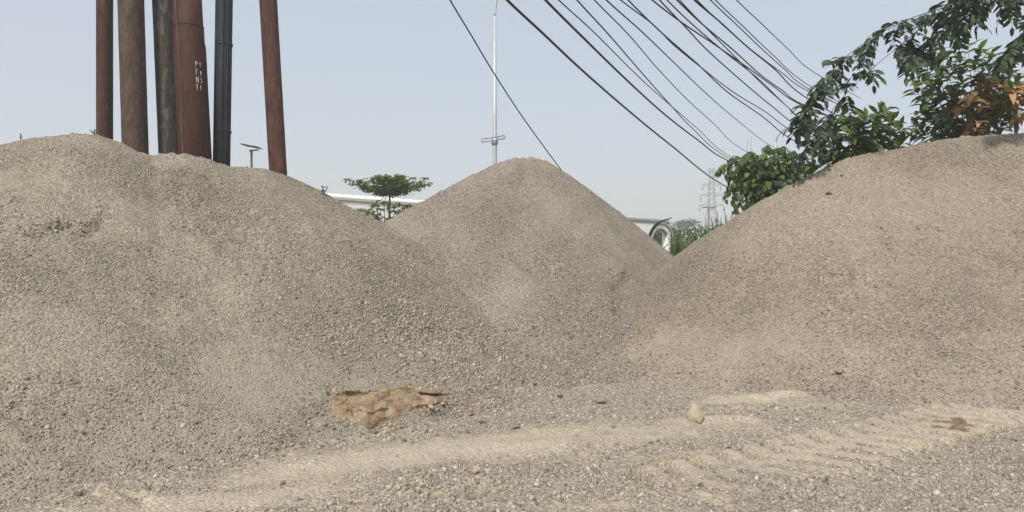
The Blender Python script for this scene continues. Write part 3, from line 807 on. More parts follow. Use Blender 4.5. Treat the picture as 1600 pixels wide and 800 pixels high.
# tall street light behind the middle heap
Z = 23.0; b = P(773, 400, Z); b.z = 0
t = thing('street_lamp', 'tall galvanised street light rising behind the middle pile with a crossbar', 'street lamp', b)
zt = P(0, 25, Z).z
mb = MB(); tube(mb, [(b.x, Z, 0), (b.x, Z, 2.5), (b.x, Z, 5.0), (b.x, Z, zt)], [.085, .075, .066, .048], 16); part('pole', mb, M_galv, t, True)
mb = MB(); arm = [Vector((b.x, Z, zt)), Vector((b.x + .05, Z, zt + .45)), Vector((b.x + .3, Z, zt + .95)), Vector((b.x + .9, Z, zt + 1.3)), Vector((b.x + 1.7, Z - .2, zt + 1.45))]
tube(mb, catmull(arm, 6), .042, 10); am = part('arm', mb, M_galv, t, True)
mb = MB(); box(mb, (b.x + 2.0, Z - .25, zt + 1.46), .65, .26, .11); part('lamp_head', mb, M_lamp, t)
mb = MB()
pa, pb = P(753, 220.5, Z), P(788.5, 215, Z)
for dz in (0, .09):
    tube(mb, [pa + Vector((0, -.09, dz - .04)), pb + Vector((0, -.09, dz - .04))], .022, 6)
for q in (pa, pb): tube(mb, [q + Vector((0, -.09, -.04)), q + Vector((0, -.09, .05))], .022, 6)
part('crossbar', mb, M_lamp, t)
mb = MB(); pc = P(773, 221, Z); tube(mb, [pc + Vector((0, 0, -.09)), pc + Vector((0, 0, .10))], .10, 14); part('clamp', mb, M_galv, t)
# solar lamps
def solar(px, ptop, Z, w, label, tilt):
    b = P(px, 400, Z); b.z = 0; top = P(px, ptop, Z)
    t = thing('solar_lamp', label, 'street lamp', b, 'slim black solar street lamps')
    mb = MB(); tube(mb, [b, Vector((b.x, Z, top.z))], [.075, .05], 10); part('pole', mb, M_black, t, True)
    mb = MB(); hw = w / 2
    tube(mb, [Vector((b.x - .1, Z, top.z - .05)), Vector((b.x + hw * .9, Z - .1, top.z - .02))], .035, 6); part('lamp_head', mb, M_black, t)
    mb = MB()
    V = [(-hw, -.35, tilt), (hw, -.35, -tilt * .3), (hw, .35, -tilt * .3), (-hw, .35, tilt)]
    V = [(b.x + x, Z + y, top.z + .09 + z + dz) for dz in (0, .05) for x, y, z in V]
    mb.add(V, np.array([[3, 2, 1, 0], [4, 5, 6, 7], [0, 1, 5, 4], [1, 2, 6, 5], [2, 3, 7, 6], [3, 0, 4, 7]]))
    part('solar_panel', mb, plain('solar_glass', (.03, .04, .06), .3), t)
solar(393, 234, 36, .8, 'slim black solar lamp standing right of the ribbed bar, near the last pipe', .12)
solar(1107.5, 326, 80, 1.3, 'distant dark solar lamp standing in front of the power pylon', 0)
# curved lamp behind the bush
Z = 30.0; b = P(1212, 400, Z); b.z = 0
t = thing('street_lamp', 'grey street lamp with a curved arm arching out of the vine-covered bush', 'street lamp', b)
arm = [P(1212, 222, Z), P(1216, 212, Z), P(1226, 202, Z), P(1242, 195, Z), P(1262, 190, Z)]
mb = MB(); tube(mb, [b, Vector((b.x, Z, arm[0].z))], [.07, .045], 10); part('pole', mb, M_galv, t, True)
mb = MB(); tube(mb, catmull(arm, 6), .035, 8); part('arm', mb, plain('grey_paint', (.25, .26, .27), .6), t, True)
mb = MB(); q = P(1272, 188.5, Z); box(mb, q, .6, .25, .1); part('lamp_head', mb, M_lamp, t)

# utility poles that carry the cables (mostly hidden by the shrubs)
M_conc = plain('pole_concrete', (.30, .29, .27), .9)
def upole(px, ptop, Z, label):
    b = P(px, 400, Z); b.z = 0; top = P(px, ptop, Z)
    t = thing('utility_pole', label, 'utility pole', b)
    mb = MB(); tube(mb, [b, Vector((b.x, Z, top.z))], [.14, .09], 14); part('pole', mb, M_conc, t, True)
    return t
upole(1345, 178, 24, 'concrete utility pole hidden behind the rosette shrub on the right pile')
upole(1212, 262, 44, 'concrete utility pole hidden behind the vine-covered bush')

# cables; waypoints in a 2.58x crop of the photo whose origin is (680, 0)
M_cable = plain('cable_rubber', (.028, .028, .032), .6)
CB = [
 ([(60, 0), (150, 150), (240, 300), (365, 490), (515, 695)], .020, 'g'),
 ([(290, 0), (440, 140), (600, 290), (790, 455), (950, 585), (1160, 745)], .031, 'b'),
 ([(445, 0), (600, 155), (780, 330), (930, 465), (1060, 565), (1175, 645)], .030, 'b'),
 ([(498, 0), (640, 130), (800, 290), (920, 400), (1060, 520), (1180, 625)], .015, 'b'),
 ([(572, 0), (700, 140), (830, 290), (950, 425), (1040, 520), (1170, 630)], .018, 'b'),
 ([(642, 0), (780, 140), (900, 280), (1020, 405), (1130, 505), (1220, 590)], .015, 'b'),
 ([(690, 0), (830, 125), (950, 240), (1080, 365), (1200, 470), (1340, 580)], .017, 'b'),
 ([(748, 0), (880, 100), (960, 180), (1060, 262), (1200, 370), (1330, 450), (1470, 545)], .012, 'a'),
 ([(778, 0), (900, 120), (1000, 208), (1060, 260), (1180, 372), (1320, 470), (1460, 575)], .014, 'a'),
 ([(875, 0), (1000, 95), (1120, 175), (1250, 265), (1360, 345), (1480, 425)], .015, 'a'),
 ([(905, 0), (1010, 110), (1100, 205), (1240, 330), (1360, 430), (1490, 525)], .014, 'a'),
 ([(935, 0), (1050, 110), (1180, 220), (1300, 315), (1420, 430), (1500, 490)], .013, 'a'),
 ([(975, 0), (1080, 100), (1200, 200), (1310, 300), (1400, 365), (1480, 420)], .015, 'a'),
 ([(985, 0), (1100, 120), (1220, 240), (1330, 350), (1420, 430), (1480, 480)], .012, 'a'),
 ([(1045, 0), (1150, 90), (1260, 190), (1370, 280), (1490, 390)], .017, 'a'),
 ([(1055, 0), (1170, 110), (1280, 205), (1400, 295), (1500, 365)], .012, 'a'),
 ([(1110, 0), (1210, 95), (1320, 200), (1410, 280), (1500, 355)], .012, 'a'),
 ([(1130, 0), (1240, 105), (1350, 210), (1500, 340)], .011, 'a'),
 ([(1215, 0), (1310, 90), (1420, 195), (1525, 290)], .011, 'a')]
ORD = ['', 'second', 'third', 'fourth', 'fifth', 'sixth', 'seventh', 'eighth', 'ninth', 'tenth', 'eleventh', 'twelfth', 'thirteenth', 'fourteenth', 'fifteenth', 'sixteenth', 'seventeenth', 'eighteenth', 'nineteenth']
for ci, (zp, rad, kind) in enumerate(CB):
    px = [(680 + x / 2.5806, y / 2.5806) for x, y in zp]
    dx, dy = px[-1][0] - px[-2][0], px[-1][1] - px[-2][1]
    if kind == 'a': Zend, xe = 24.0, 1345.0
    elif kind == 'b': Zend, xe = 44.0, 1212.0
    else: Zend, xe = 21.0, 893.0
    if kind == 'b' and px[-1][0] > 1180: xe = 1235.0
    if px[-1][0] > xe - 8: xe = px[-1][0] + 10
    ext = (xe, px[-1][1] + dy / dx * (xe - px[-1][0]) * (.62 if kind != 'g' else 1.0))
    px.append(ext)
    cum = [0]
    for p, q in zip(px[:-1], px[1:]): cum.append(cum[-1] + math.hypot(q[0] - p[0], q[1] - p[1]))
    Z0 = 12.0 if kind == 'g' else 11.0
    W = [P(p[0], p[1], 1 / (1 / Z0 + (1 / Zend - 1 / Z0) * c / cum[-1])) for p, c in zip(px, cum)]
    pre = W[0] + (W[0] - W[1]) * 1.2 + Vector((0, 0, .05))
    pre2 = pre + (pre - W[0]) * 1.0 + Vector((0, 0, -.15))
    W = [pre2, pre] + W
    if kind == 'g':
        W.append(W[-1] + (W[-1] - W[-2]) * 1.0); W[-1].z = max(W[-1].z, 0.0)
        s = W[-1] - W[-2]; last = W[-1]; W.append(Vector((last.x + s.x * .9, last.y + s.y * 1.4, -.02)))
    mb = MB(); tube(mb, catmull(W, 7), rad * (.80 if kind == 'a' else .68), 6)
    if kind == 'g': lab = 'black steep guy cable running down behind the middle pile, leftmost of the cables'
    else:
        lab = {'b': 'black overhead cable, %s from the left along the top edge, sinking into the vine bush', 'a': 'thin black overhead cable, %s from the left along the top edge, towards the overhanging branch'}[kind] % ORD[ci]
        if ci == 18: lab = 'black overhead cable, rightmost of the bundle, apart from the rest'
    solo('guy_cable' if kind == 'g' else 'power_cable', mb, M_cable, W[2], lab, 'cable', 'overhead cables')

# ================================================================== long white arched wall
M_white = plain('white_plaster', (.84, .83, .79), .85, var=.05, scale=1.0)
M_arch = plain('grey_stone_trim', (.27, .245, .21), .8)
A0 = P(470, 306, 36.5); B0 = P(1044, 347.5, 56)
gA, gB = Vector((A0.x, A0.y, 0)), Vector((B0.x, B0.y, 0)); wd = (gB - gA); Lw = wd.length; wd.normalize(); wn = Vector((wd.y, -wd.x, 0))  # towards the camera
t = thing('arched_wall', 'long white plastered wall with arched openings, far behind the piles', 'wall', gA)
WH = 4.46; TH = .55
def wp(s, z, d=0.0): return gA + wd * s + wn * d + Vector((0, 0, z - (.42 * s / Lw if z > 4.2 else 0)))
def arch_s(px):   # distance along the wall seen at a pixel column
    k = (px - 800) / F
    return (k * gA.y - gA.x) / (wd.x - k * wd.y)
AR, ZC = 1.1, 2.5
centers = [arch_s(563), arch_s(1033.5)]
sm0 = centers[0]; gap = 5.4
centers.sort()
def wall_strip(mb, s0, s1, z0a, z0b, z1):   # both faces, under-side
    for d in (0, -TH):
        v = [wp(s0, z0a, d), wp(s1, z0b, d), wp(s1, z1, d), wp(s0, z1, d)]
        mb.add([tuple(q) for q in v], np.array([[0, 1, 2, 3]] if d == 0 else [[3, 2, 1, 0]]))
    v = [wp(s0, z0a, 0), wp(s1, z0b, 0), wp(s1, z0b, -TH), wp(s0, z0a, -TH)]
    mb.add([tuple(q) for q in v], np.array([[3, 2, 1, 0]]))
mb = MB(); s = 0.0
for cs in centers + [None]:
    e = Lw if cs is None else cs - AR
    wall_strip(mb, s, e, 0, 0, WH)
    if cs is None: break
    n = 20
    for k in range(n):
        a0, a1 = math.pi - math.pi * k / n, math.pi - math.pi * (k + 1) / n
        wall_strip(mb, cs + AR * math.cos(a0), cs + AR * math.cos(a1), ZC + AR * math.sin(a0), ZC + AR * math.sin(a1), WH)
    for sg in (-1, 1):
        v = [wp(cs + sg * AR, 0, 0), wp(cs + sg * AR, ZC, 0), wp(cs + sg * AR, ZC, -TH), wp(cs + sg * AR, 0, -TH)]
        mb.add([tuple(q) for q in v], np.array([[0, 1, 2, 3]]))
    s = cs + AR
for ss in (0, Lw):
    v = [wp(ss, 0, 0), wp(ss, WH, 0), wp(ss, WH, -TH), wp(ss, 0, -TH)]; mb.add([tuple(q) for q in v], np.array([[0, 1, 2, 3]]))
part('wall_body', mb, M_white, t)
mb = MB(); v = [wp(-.1, z, d) for z in (WH, WH + .22) for d in (.04, -TH - .04)] + [wp(Lw + .1, z, d) for z in (WH, WH + .22) for d in (.04, -TH - .04)]
mb.add([tuple(q) for q in v], np.array([[0, 1, 3, 2], [4, 6, 7, 5], [0, 2, 6, 4], [1, 5, 7, 3], [2, 3, 7, 6], [0, 4, 5, 1]])); part('coping', mb, M_white, t)
mb = MB(); v = [wp(-.1, z, d) for z in (WH - .10, WH - .003) for d in (.05, .003)] + [wp(Lw + .05, z, d) for z in (WH - .10, WH - .003) for d in (.05, .003)]
mb.add([tuple(q) for q in v], np.array([[0, 1, 3, 2], [4, 6, 7, 5], [0, 2, 6, 4], [1, 5, 7, 3], [2, 3, 7, 6], [0, 4, 5, 1]])); part('coping_line', mb, M_arch, t)
for cs in centers:
    for (r0, r1, mat, nm, d) in ((AR + .28, AR + .42, M_arch, 'arch_moulding', .08), (AR - .12, AR - .02, M_arch, 'arch_lining', -.16)):
        mb = MB(); n = 22; V = []; q = []
        for k in range(n + 1):
            an = math.pi * k / n
            for rr, dd in ((r0, d), (r1, d), (r1, d - .07), (r0, d - .07)):
                V.append(tuple(wp(cs + rr * math.cos(an), ZC + rr * math.sin(an), dd)))
        for k in range(n):
            for j in range(4):
                q.append([k * 4 + j, k * 4 + (j + 1) % 4, (k + 1) * 4 + (j + 1) % 4, (k + 1) * 4 + j])
        mb.add(V, np.array(q)); part(nm, mb, mat, t)

# ================================================================== plants
G_dark = leaf_mat('leaf_dark', [(0, (.015, .028, .017)), (.5, (.025, .047, .024)), (.85, (.038, .070, .029)), (1, (.060, .10, .036))], .25)
G_mid = leaf_mat('leaf_mid', [(0, (.035, .065, .022)), (.5, (.070, .115, .034)), (.85, (.11, .165, .045)), (1, (.19, .24, .065))], .3)
G_bright = leaf_mat('leaf_bright', [(0, (.05, .085, .026)), (.5, (.09, .145, .040)), (.85, (.14, .20, .05)), (1, (.22, .27, .08))], .35)
G_dead = leaf_mat('leaf_dead', [(0, (.16, .075, .05)), (.3, (.36, .19, .10)), (.75, (.56, .33, .17)), (1, (.62, .45, .28))], .3)
G_far = leaf_mat('leaf_far', [(0, (0.031, 0.056, 0.027)), (.6, (0.056, 0.094, 0.040)), (1, (0.088, 0.125, 0.056))], .25)
M_twig = plain('twig_brown', (.075, .060, .045), .9)
M_bark = plain('bark_grey', (.16, .135, .11), .95, var=.3, scale=8)

# -- flat-topped young tree in front of the white wall
Z = 30.0; b = P(609, 400, Z); b.z = 0
t = thing('umbrella_tree', 'young tree with a flat tiered green crown before the white wall', 'tree', b)
top = P(612, 280, Z)
mb = MB(); tube(mb, [b, P(608.5, 330, Z), P(609, 305, Z), P(611, 290, Z), top], [.06, .045, .04, .03, .012], 8); part('trunk', mb, M_bark, t, True)
lv = Leaves(); tw = MB(); k = Z / F
def tier(py, reach, rise, nb, spread, seed):
    rg = random.Random(seed)
    for i in range(nb):
        an = 2 * math.pi * i / nb + rg.uniform(-.2, .2)
        rx = .86 * (reach[0] if math.cos(an) < 0 else reach[1])
        ln = (abs(math.cos(an)) * rx + abs(math.sin(an)) * (reach[0] + reach[1]) / 2) * k * rg.uniform(.8, 1.04)
        p0 = P(609.5, py, Z); pts = []
        for j in range(7):
            s = j / 6; pts.append(p0 + Vector((math.cos(an) * ln * s, math.sin(an) * ln * s, rise * k * s ** 1.5 + rg.uniform(-.02, .02))))
        tube(tw, pts, [.014 * (1 - j / 8) for j in range(7)], 4)
        for j in range(1, 7):
            for m in range(4 if j < 6 else 5):
                q = pts[j] + Vector((rg.gauss(0, spread * .8), rg.gauss(0, spread * .8), rg.gauss(0, .035)))
                for l in range(5):
                    a2 = rg.uniform(0, 6.28)
                    d = Vector((math.cos(a2), math.sin(a2), rg.uniform(-.5, .3)))
                    lv.add(q, d, Vector((0, 0, 1)) + rvec() * .35, rg.uniform(.10, .19), rg.uniform(.05, .08))
tier(304, (57, 58), 19, 15, .15, 1); tier(297, (44, 40), 9, 11, .14, 2); tier(290, (22, 30), 10, 9, .12, 3); tier(284, (16, 24), 9, 7, .09, 4)
part('twigs', tw, M_twig, t); mb = MB(); lv.build(mb); part('crown', mb, G_bright, t)

# -- shrub under it
Z = 29.0; b = P(604, 400, Z); b.z = 0
t = thing('shrub', 'open green shrub under the flat-topped tree', 'shrub', b)
lv = Leaves(); tw = MB(); k = Z / F
for i, (px, py) in enumerate([(588, 318), (600, 313), (618, 318), (632, 322), (582, 330), (594, 327), (608, 326), (622, 330), (637, 325), (590, 340), (600, 342), (612, 340), (582, 345), (595, 350), (575, 338), (626, 338)]):
    q = P(px, py, Z + random.uniform(-.5, .5)); mid = (b + q) / 2 + Vector((0, 0, .4))
    tube(tw, catmull([b, mid, q], 4), .012, 4)
    for r_ in range(4):
        q2 = q + Vector((random.gauss(0, .09), random.gauss(0, .15), random.gauss(0, .07)))
        for l in range(9):
            a2 = random.uniform(0, 6.28); lv.add(q2, Vector((math.cos(a2), math.sin(a2), random.uniform(-.7, .15))), Vector((0, 0, 1)) + rvec() * .3, random.uniform(.12, .22), random.uniform(.05, .08))
part('stems', tw, M_twig, t); mb = MB(); lv.build(mb); part('foliage', mb, G_mid, t)

# -- bushes seen through the arches
for (px, Z, w_, h_, lab) in ((1037, 62.0, 3.0, 3.6, 'dark green bush seen through the right arch of the white wall'), (566, 48.0, 3.0, 3.4, 'dark green bush seen through the left arch of the white wall')):
    b = P(px, 400, Z); b.z = 0; t = thing('garden_bush', lab, 'bush', b, 'bushes behind the arched wall'); lv = Leaves(); tw = MB()
    for i in range(34):
        q = b + Vector((random.uniform(-w_ / 2, w_ / 2), random.uniform(-.6, .6), random.uniform(.6, h_ - .3))); tube(tw, [b, (b + q) / 2 + Vector((0, 0, .3)), q], .02, 4)
        for l in range(150):
            lv.add(q + Vector((random.gauss(0, .45), random.gauss(0, .4), random.gauss(0, .4))), rvec(), Vector((0, -.4, 1)) + rvec() * .5, random.uniform(.2, .36), random.uniform(.12, .2))
    part('stems', tw, M_twig, t); mb = MB(); lv.build(mb); part('foliage', mb, G_far, t)

# -- bush overgrown with a creeper
Z = 15.4; k = Z / F; b = P(1205, 400, Z); b.z = .6
t = thing('vine_covered_bush', 'round dark bush overgrown with broad-leaved creeper, at the left foot of the right pile crest', 'bush', b)
lv = Leaves(); tw = MB()
lobes = [(1168, 262, 30, 27), (1195, 250, 34, 26), (1225, 262, 36, 30), (1250, 278, 20, 22), (1150, 262, 24, 16), (1200, 285, 40, 30), (1185, 300, 22, 28), (1225, 292, 30, 25), (1222, 245, 22, 18)]
for (px, py, rx, rz) in lobes:
    c = P(px, py, Z + random.uniform(-.1, .4)); n = int(120 * rx * rz / 800)
    for i in range(n):
        d = rvec(); r_ = random.uniform(.45, 1.0) ** .5
        q = c + Vector((d.x * rx * k * r_, d.y * .75 * r_ * rx * k * 1.3, d.z * rz * k * r_))
        out = Vector((d.x, d.y - .3, -.9 + random.uniform(-.3, .5)))
        lv.add(q, out, Vector((d.x * .5, d.y * .5 - .4, .9)) + rvec() * .45, random.uniform(.11, .20), random.uniform(.09, .15))
for (x0, y0, x1, y1) in [(1150, 275, 1133, 312), (1143, 268, 1137, 302), (1158, 280, 1150, 330), (1165, 285, 1153, 338), (1172, 290, 1160, 340), (1180, 300, 1170, 332), (1190, 305, 1180, 330), (1150, 285, 1146, 318), (1128, 262, 1122, 270), (1200, 300, 1192, 322)]:
    p, q = P(x0, y0, Z - .1), P(x1, y1, Z - .15)
    pts = [p.lerp(q, j / 10) + Vector((random.gauss(0, .02), random.gauss(0, .03), 0)) for j in range(11)]
    tube(tw, pts, .005, 3, cap=False)
    for pt in pts:
        for l in range(2):
            a2 = random.uniform(0, 6.28); lv.add(pt + rvec() * .02, Vector((math.cos(a2) * .5, math.sin(a2) * .5, -1)), Vector((math.cos(a2), math.sin(a2) - .5, .3)), random.uniform(.09, .14), random.uniform(.07, .11))
for i in range(7):
    q = P(random.uniform(1170, 1245), random.uniform(255, 285), Z + .1); tube(tw, catmull([b + Vector((random.gauss(0, .1), 0, 0)), (b + q) / 2 + Vector((random.gauss(0, .1), 0, 0)), q], 4), .02, 5)
for (px, py) in ((1213, 222), (1167, 216), (1173, 213)):
    tube(tw, [P(px, 240, Z), P(px + 1, py, Z)], .003, 3)
part('stems', tw, M_twig, t); mb = MB(); lv.build(mb, wide=.36, fold=.2); part('foliage', mb, leaf_mat('leaf_creeper', [(0, (.026, .048, .018)), (.45, (.050, .085, .026)), (.8, (.088, .135, .036)), (1, (.18, .23, .06))], .3), t)

# -- rosette shrub and the taller one with dead leaves
def rosette(lv, q, d, n, L, W, spread=.9, droop=-.25):
    d = Vector(d).normalized(); s1 = d.cross(Vector((.3, .2, 1))).normalized(); s2 = d.cross(s1)
    for i in range(n):
        an = 2.4 * i + random.uniform(-.3, .3); r_ = random.uniform(.5, 1.15) * spread
        dd = d * random.uniform(.3, .9) + (s1 * math.cos(an) + s2 * math.sin(an)) * r_ + Vector((0, 0, droop))
        lv.add(q - d * .02 * i, dd, Vector((0, -.25, 1)) + rvec() * .35, L * random.uniform(.7, 1.15), W * random.uniform(.8, 1.1))

def shrub(name, label, cat, px, py, Z, tips, L, W, nleaf, mat, dead=None, base_z=None):
    b = P(px, py, Z)
    if base_z is not None: b.z = base_z
    t = thing(name, label, cat, b)
    lv = Leaves(); dl = Leaves(); tw = MB()
    for tip in tips:
        x, y = tip[0], tip[1]; q = P(x, y, Z + random.uniform(-.45, .45)); isd = len(tip) > 2
        m = b.lerp(q, .5) + Vector((0, random.uniform(-.1, .1), .12 * (q - b).length))
        pts = catmull([b, m, q], 5); tube(tw, pts, [.012 * (1 - i / (len(pts) + 2)) for i in range(len(pts))], 5)
        d = (pts[-1] - pts[-3]).normalized()
        tgt = dl if isd else lv
        rosette(tgt, q, d, nleaf, L, W, droop=-.7 if isd else -.22)
        if isd:
            for e in range(2): rosette(dl, q + Vector((random.gauss(0, .14), -.25 - .2 * e, random.gauss(0, .13))), d, nleaf, L * .92, W, droop=-.55)
        for f in (.45, .6, .75, .88):
            pp = pts[int(len(pts) * f)]
            rosette(lv, pp + rvec() * .1, d, max(4, nleaf // 2), L * .95, W)
    part('stems', tw, M_twig, t); mb = MB(); lv.build(mb, droop=.3); part('foliage', mb, mat, t)
    if dl.b:
        mb = MB(); dl.build(mb, droop=.4, fold=.5); part('dead_leaves', mb, G_dead, t, label='withered orange-brown leaves')
    return t
shrub('rosette_shrub', 'low shrub of long drooping green leaves behind the right pile, left of the browned one', 'shrub', 1345, 320, 14.4,
      [(1275, 222), (1285, 205), (1300, 192), (1318, 183), (1335, 178), (1352, 180), (1370, 178), (1382, 170), (1395, 188), (1408, 200), (1412, 222), (1395, 225), (1370, 205), (1345, 198), (1320, 205), (1300, 222), (1290, 240), (1330, 225), (1360, 225), (1380, 240), (1310, 240), (1270, 255)],
      .29, .125, 10, G_mid)
shrub('browned_shrub', 'tall shrub with a cluster of withered orange-brown leaves behind the right pile crest', 'shrub', 1520, 320, 14.0,
      [(1432, 120), (1442, 100), (1455, 92), (1470, 84), (1490, 74), (1512, 68), (1530, 78), (1548, 82), (1450, 130), (1465, 115), (1480, 105), (1500, 98), (1522, 100), (1545, 100), (1562, 98), (1580, 112), (1590, 125), (1430, 140), (1445, 150), (1438, 175), (1450, 185), (1430, 198), (1446, 205), (1465, 200), (1470, 172), (1485, 150), (1500, 125), (1530, 120), (1560, 118), (1480, 190), (1460, 160), (1610, 140),
       (1498, 165, 1), (1488, 168, 1), (1510, 160, 1), (1530, 165, 1), (1545, 140, 1), (1560, 145, 1), (1572, 150, 1), (1585, 142, 1), (1600, 145, 1), (1555, 170, 1), (1575, 172, 1), (1502, 195, 1), (1515, 200, 1), (1495, 205, 1), (1540, 128, 1), (1530, 180, 1)],
      .27, .12, 8, G_mid)

# -- tree whose branch hangs in from the upper right
Z = 12.2; k = Z / F; b = P(1990, 400, Z + 3.0); b.z = 0
t = thing('overhanging_tree', 'dark tree reaching in from the upper right with drooping compound leaves', 'tree', b)
tw = MB(); lv = Leaves(); lb = MB()
trunk = [b, b + Vector((-.15, -.2, 2.2)), b + Vector((-.5, -.8, 4.4)), P(1820, -60, Z + 1.0)]
mb = MB(); tube(mb, catmull(trunk, 6), [.17 - .09 * i / 18 for i in range(19)], 10); part('trunk', mb, M_bark, t, True)
J = trunk[-1]
def limb(pix, r0, dens, L, W, pairs=5, ln=.42, dz=.0, jitter=.18, root=None):
    global tw, lb
    pts = [root if root is not None else J] + [P(x, y, Z + zz) for x, y, zz in pix]
    c = catmull(pts, 8); tube(lb, c, [max(.004, r0 * (1 - i / len(c))) for i in range(len(c))], 6)
    for i in range(3, len(c)):
        if c[i].z > EYE + 560 / F * Z or c[i].x > .69 * Z: continue
        tg = (c[i] - c[i - 1]).normalized()
        for m in range(int(dens + random.random())):
            q = c[i] + (c[i] - c[i - 1]) * random.random()
            d = tg * random.uniform(-.1, .9) + rvec() * .95 + Vector((-.08, -.1, -.12))
            compound(lv, tw, q, d, ln * random.uniform(.6, 1.3), random.randint(3, pairs), L, W, droop=.5)
    return c
c1 = limb([(1680, -70, .8), (1560, -30, .6), (1490, 6, .3), (1425, 28, .1), (1368, 56, 0), (1318, 92, 0), (1283, 132, 0), (1264, 168, 0), (1254, 194, 0)], .013, 1.05, .165, .068, ln=.27)
c2 = limb([(1450, 36, .2), (1412, 66, .1), (1378, 94, 0), (1342, 126, 0), (1310, 160, 0), (1284, 196, 0), (1266, 222, 0), (1254, 240, 0)], .008, .45, .165, .07, ln=.25, root=P(1500, 10, Z + .35))
c3 = limb([(1520, 18, .3), (1495, 35, .3), (1470, 50, .2), (1440, 75, .2), (1420, 95, .2)], .012, .8, .175, .072, ln=.27, root=P(1560, -28, Z + .6))
c4 = limb([(1600, 0, .3), (1560, -4, .3), (1530, 4, .3), (1500, -6, .3)], .012, 1.0, .17, .07, ln=.26, root=P(1680, -70, Z + .8))
tw_a, lb_a = tw, lb; tw, lb = MB(), MB()
c5 = limb([(1700, 10, -.5), (1640, 25, -.5), (1605, 45, -.5), (1585, 68, -.5), (1570, 88, -.5)], .014, 1.1, .17, .07, ln=.26, root=P(1680, -70, Z + .8))
for lb_, tw_ in ((lb_a, tw_a), (lb, tw)):
    part('limb', lb_, M_twig, t, True); part('leaf_stalks', tw_, M_twig, t)
mb = MB(); lv.build(mb, droop=.2); part('crown', mb, G_dark, t)
print('leaflets', len(lv.b))

# -- reeds and tall grass in the gap
def blades(name, label, px, py, Z, n, h, spread, mat, w=.05, cat='tall grass', arch=.5):
    b = P(px, py, Z); b.z = max(0.0, float(b.z) - .9)
    mb = MB()
    for i in range(n):
        p0 = b + Vector((random.gauss(0, spread), random.gauss(0, spread), 0)); hh = h * random.uniform(.6, 1.1); an = random.uniform(0, 6.28); ln = random.uniform(.1, arch) * hh
        pr = Vector((math.cos(an + 1.57), math.sin(an + 1.57), 0)); V = []
        for j in range(7):
            s = j / 6; q = p0 + Vector((math.cos(an) * ln * s * s, math.sin(an) * ln * s * s, hh * (s - .25 * s ** 3 * ln / hh * 2)))
            ww = w * (1 - s) ** .6 * (.5 + min(1, s * 3) * .5) + .002
            V += [tuple(q - pr * ww), tuple(q + Vector((0, 0, -.01))), tuple(q + pr * ww)]
        qd = [[3 * j + m, 3 * j + m + 1, 3 * j + m + 4, 3 * j + m + 3] for j in range(6) for m in (0, 1)]
        mb.add(V, np.array(qd))
    return solo(name, mb, mat, b, label, cat, 'tall grass behind the piles')
blades('tall_grass', 'bright green broad-bladed grass clump in the gap between middle and right pile', 1088, 400, 18.5, 110, 1.75, .30, G_bright, .035)
blades('tall_grass', 'pale green upright grass clump at the bottom of the gap, lowest of the clumps', 1071, 412, 18.0, 36, 1.35, .14, leaf_mat('leaf_pale', [(0, (.09, .14, .05)), (1, (.22, .26, .12))], .3), .03)
blades('tall_grass', 'dark bluish grass clump against the end of the white wall', 1055, 405, 19.0, 50, 1.4, .22, G_mid, .035, arch=.9)
blades('tall_grass', 'dark green grass clump leaning on the right pile edge of the gap', 1118, 385, 18.5, 70, 1.75, .28, G_bright, .035)
blades('tall_grass', 'tiny weed sprig on the flank of the left pile beside the white wall', 505, 310, 12.6, 1, .05, .05, G_far, .01, 'weed')
Z = 19.2; k = Z / F; b = P(1088, 420, Z); b.z = .4
t = thing('undergrowth_bush', 'leafy light green bush filling the gap behind the grass clumps', 'bush', b)
lv = Leaves(); tw = MB()
for i in range(26):
    px = random.uniform(1046, 1132); py = 386 - 12 * (px > 1075) - 8 * (px > 1105) + random.uniform(-12, 16); q = P(px, py, Z + random.uniform(-.3, .5))
    tube(tw, catmull([b, (b + q) / 2 + Vector((0, 0, .2)), q], 4), .008, 4)
    for l in range(34):
        lv.add(q + Vector((random.gauss(0, .10), random.gauss(0, .12), random.gauss(0, .09))), Vector((random.gauss(0, 1), random.gauss(0, 1), random.uniform(-.8, .5))), Vector((0, -.3, 1)) + rvec() * .4, random.uniform(.08, .17), random.uniform(.04, .07))
part('stems', tw, M_twig, t); mb = MB(); lv.build(mb); part('foliage', mb, G_bright, t)
# single arching blade on the far flank of the middle heap
mb = MB(); pts = catmull([P(1008, 385, 16.4), P(1016, 365, 16.4), P(1024, 352, 16.4), P(1034, 346, 16.4), P(1050, 340, 16.4)], 5)
n = len(pts); tube(mb, pts, [.028 * math.sin(math.pi * (.25 + .75 * i / n)) + .004 for i in range(n)], 5)
solo('reed', mb, G_dark, pts[0], 'single dark arching reed blade rising over the right flank of the middle pile', 'reed')
# weed sprigs
def sprig(px, py, Z, h, label, mat):
    b = P(px, py, Z); lv = Leaves(); mb = MB()
    for i in range(3):
        top = b + Vector((random.gauss(0, h * .35), random.gauss(0, h * .3), h * random.uniform(.6, 1))); tube(mb, [b - Vector((0, 0, .1)), (b + top) / 2, top], .004, 3)
        for j in range(7):
            q = b.lerp(top, .35 + .65 * j / 6); lv.add(q, rvec() + Vector((0, 0, .2)), Vector((0, 0, 1)) + rvec() * .4, h * .35, h * .16)
    lv.build(mb); solo('weed', mb, mat, b, label, 'weed', 'weeds on the left pile')
sprig(503, 305, 12.5, .16, 'small grey-green weed on the left pile slope, near the white wall', G_far)
sprig(147, 212, 11.2, .10, 'tiny weed on the left pile crest beside the first pipe', G_far)
sprig(32, 219, 10.9, .09, 'tiny weed on the crest near the left end of the pile', G_far)

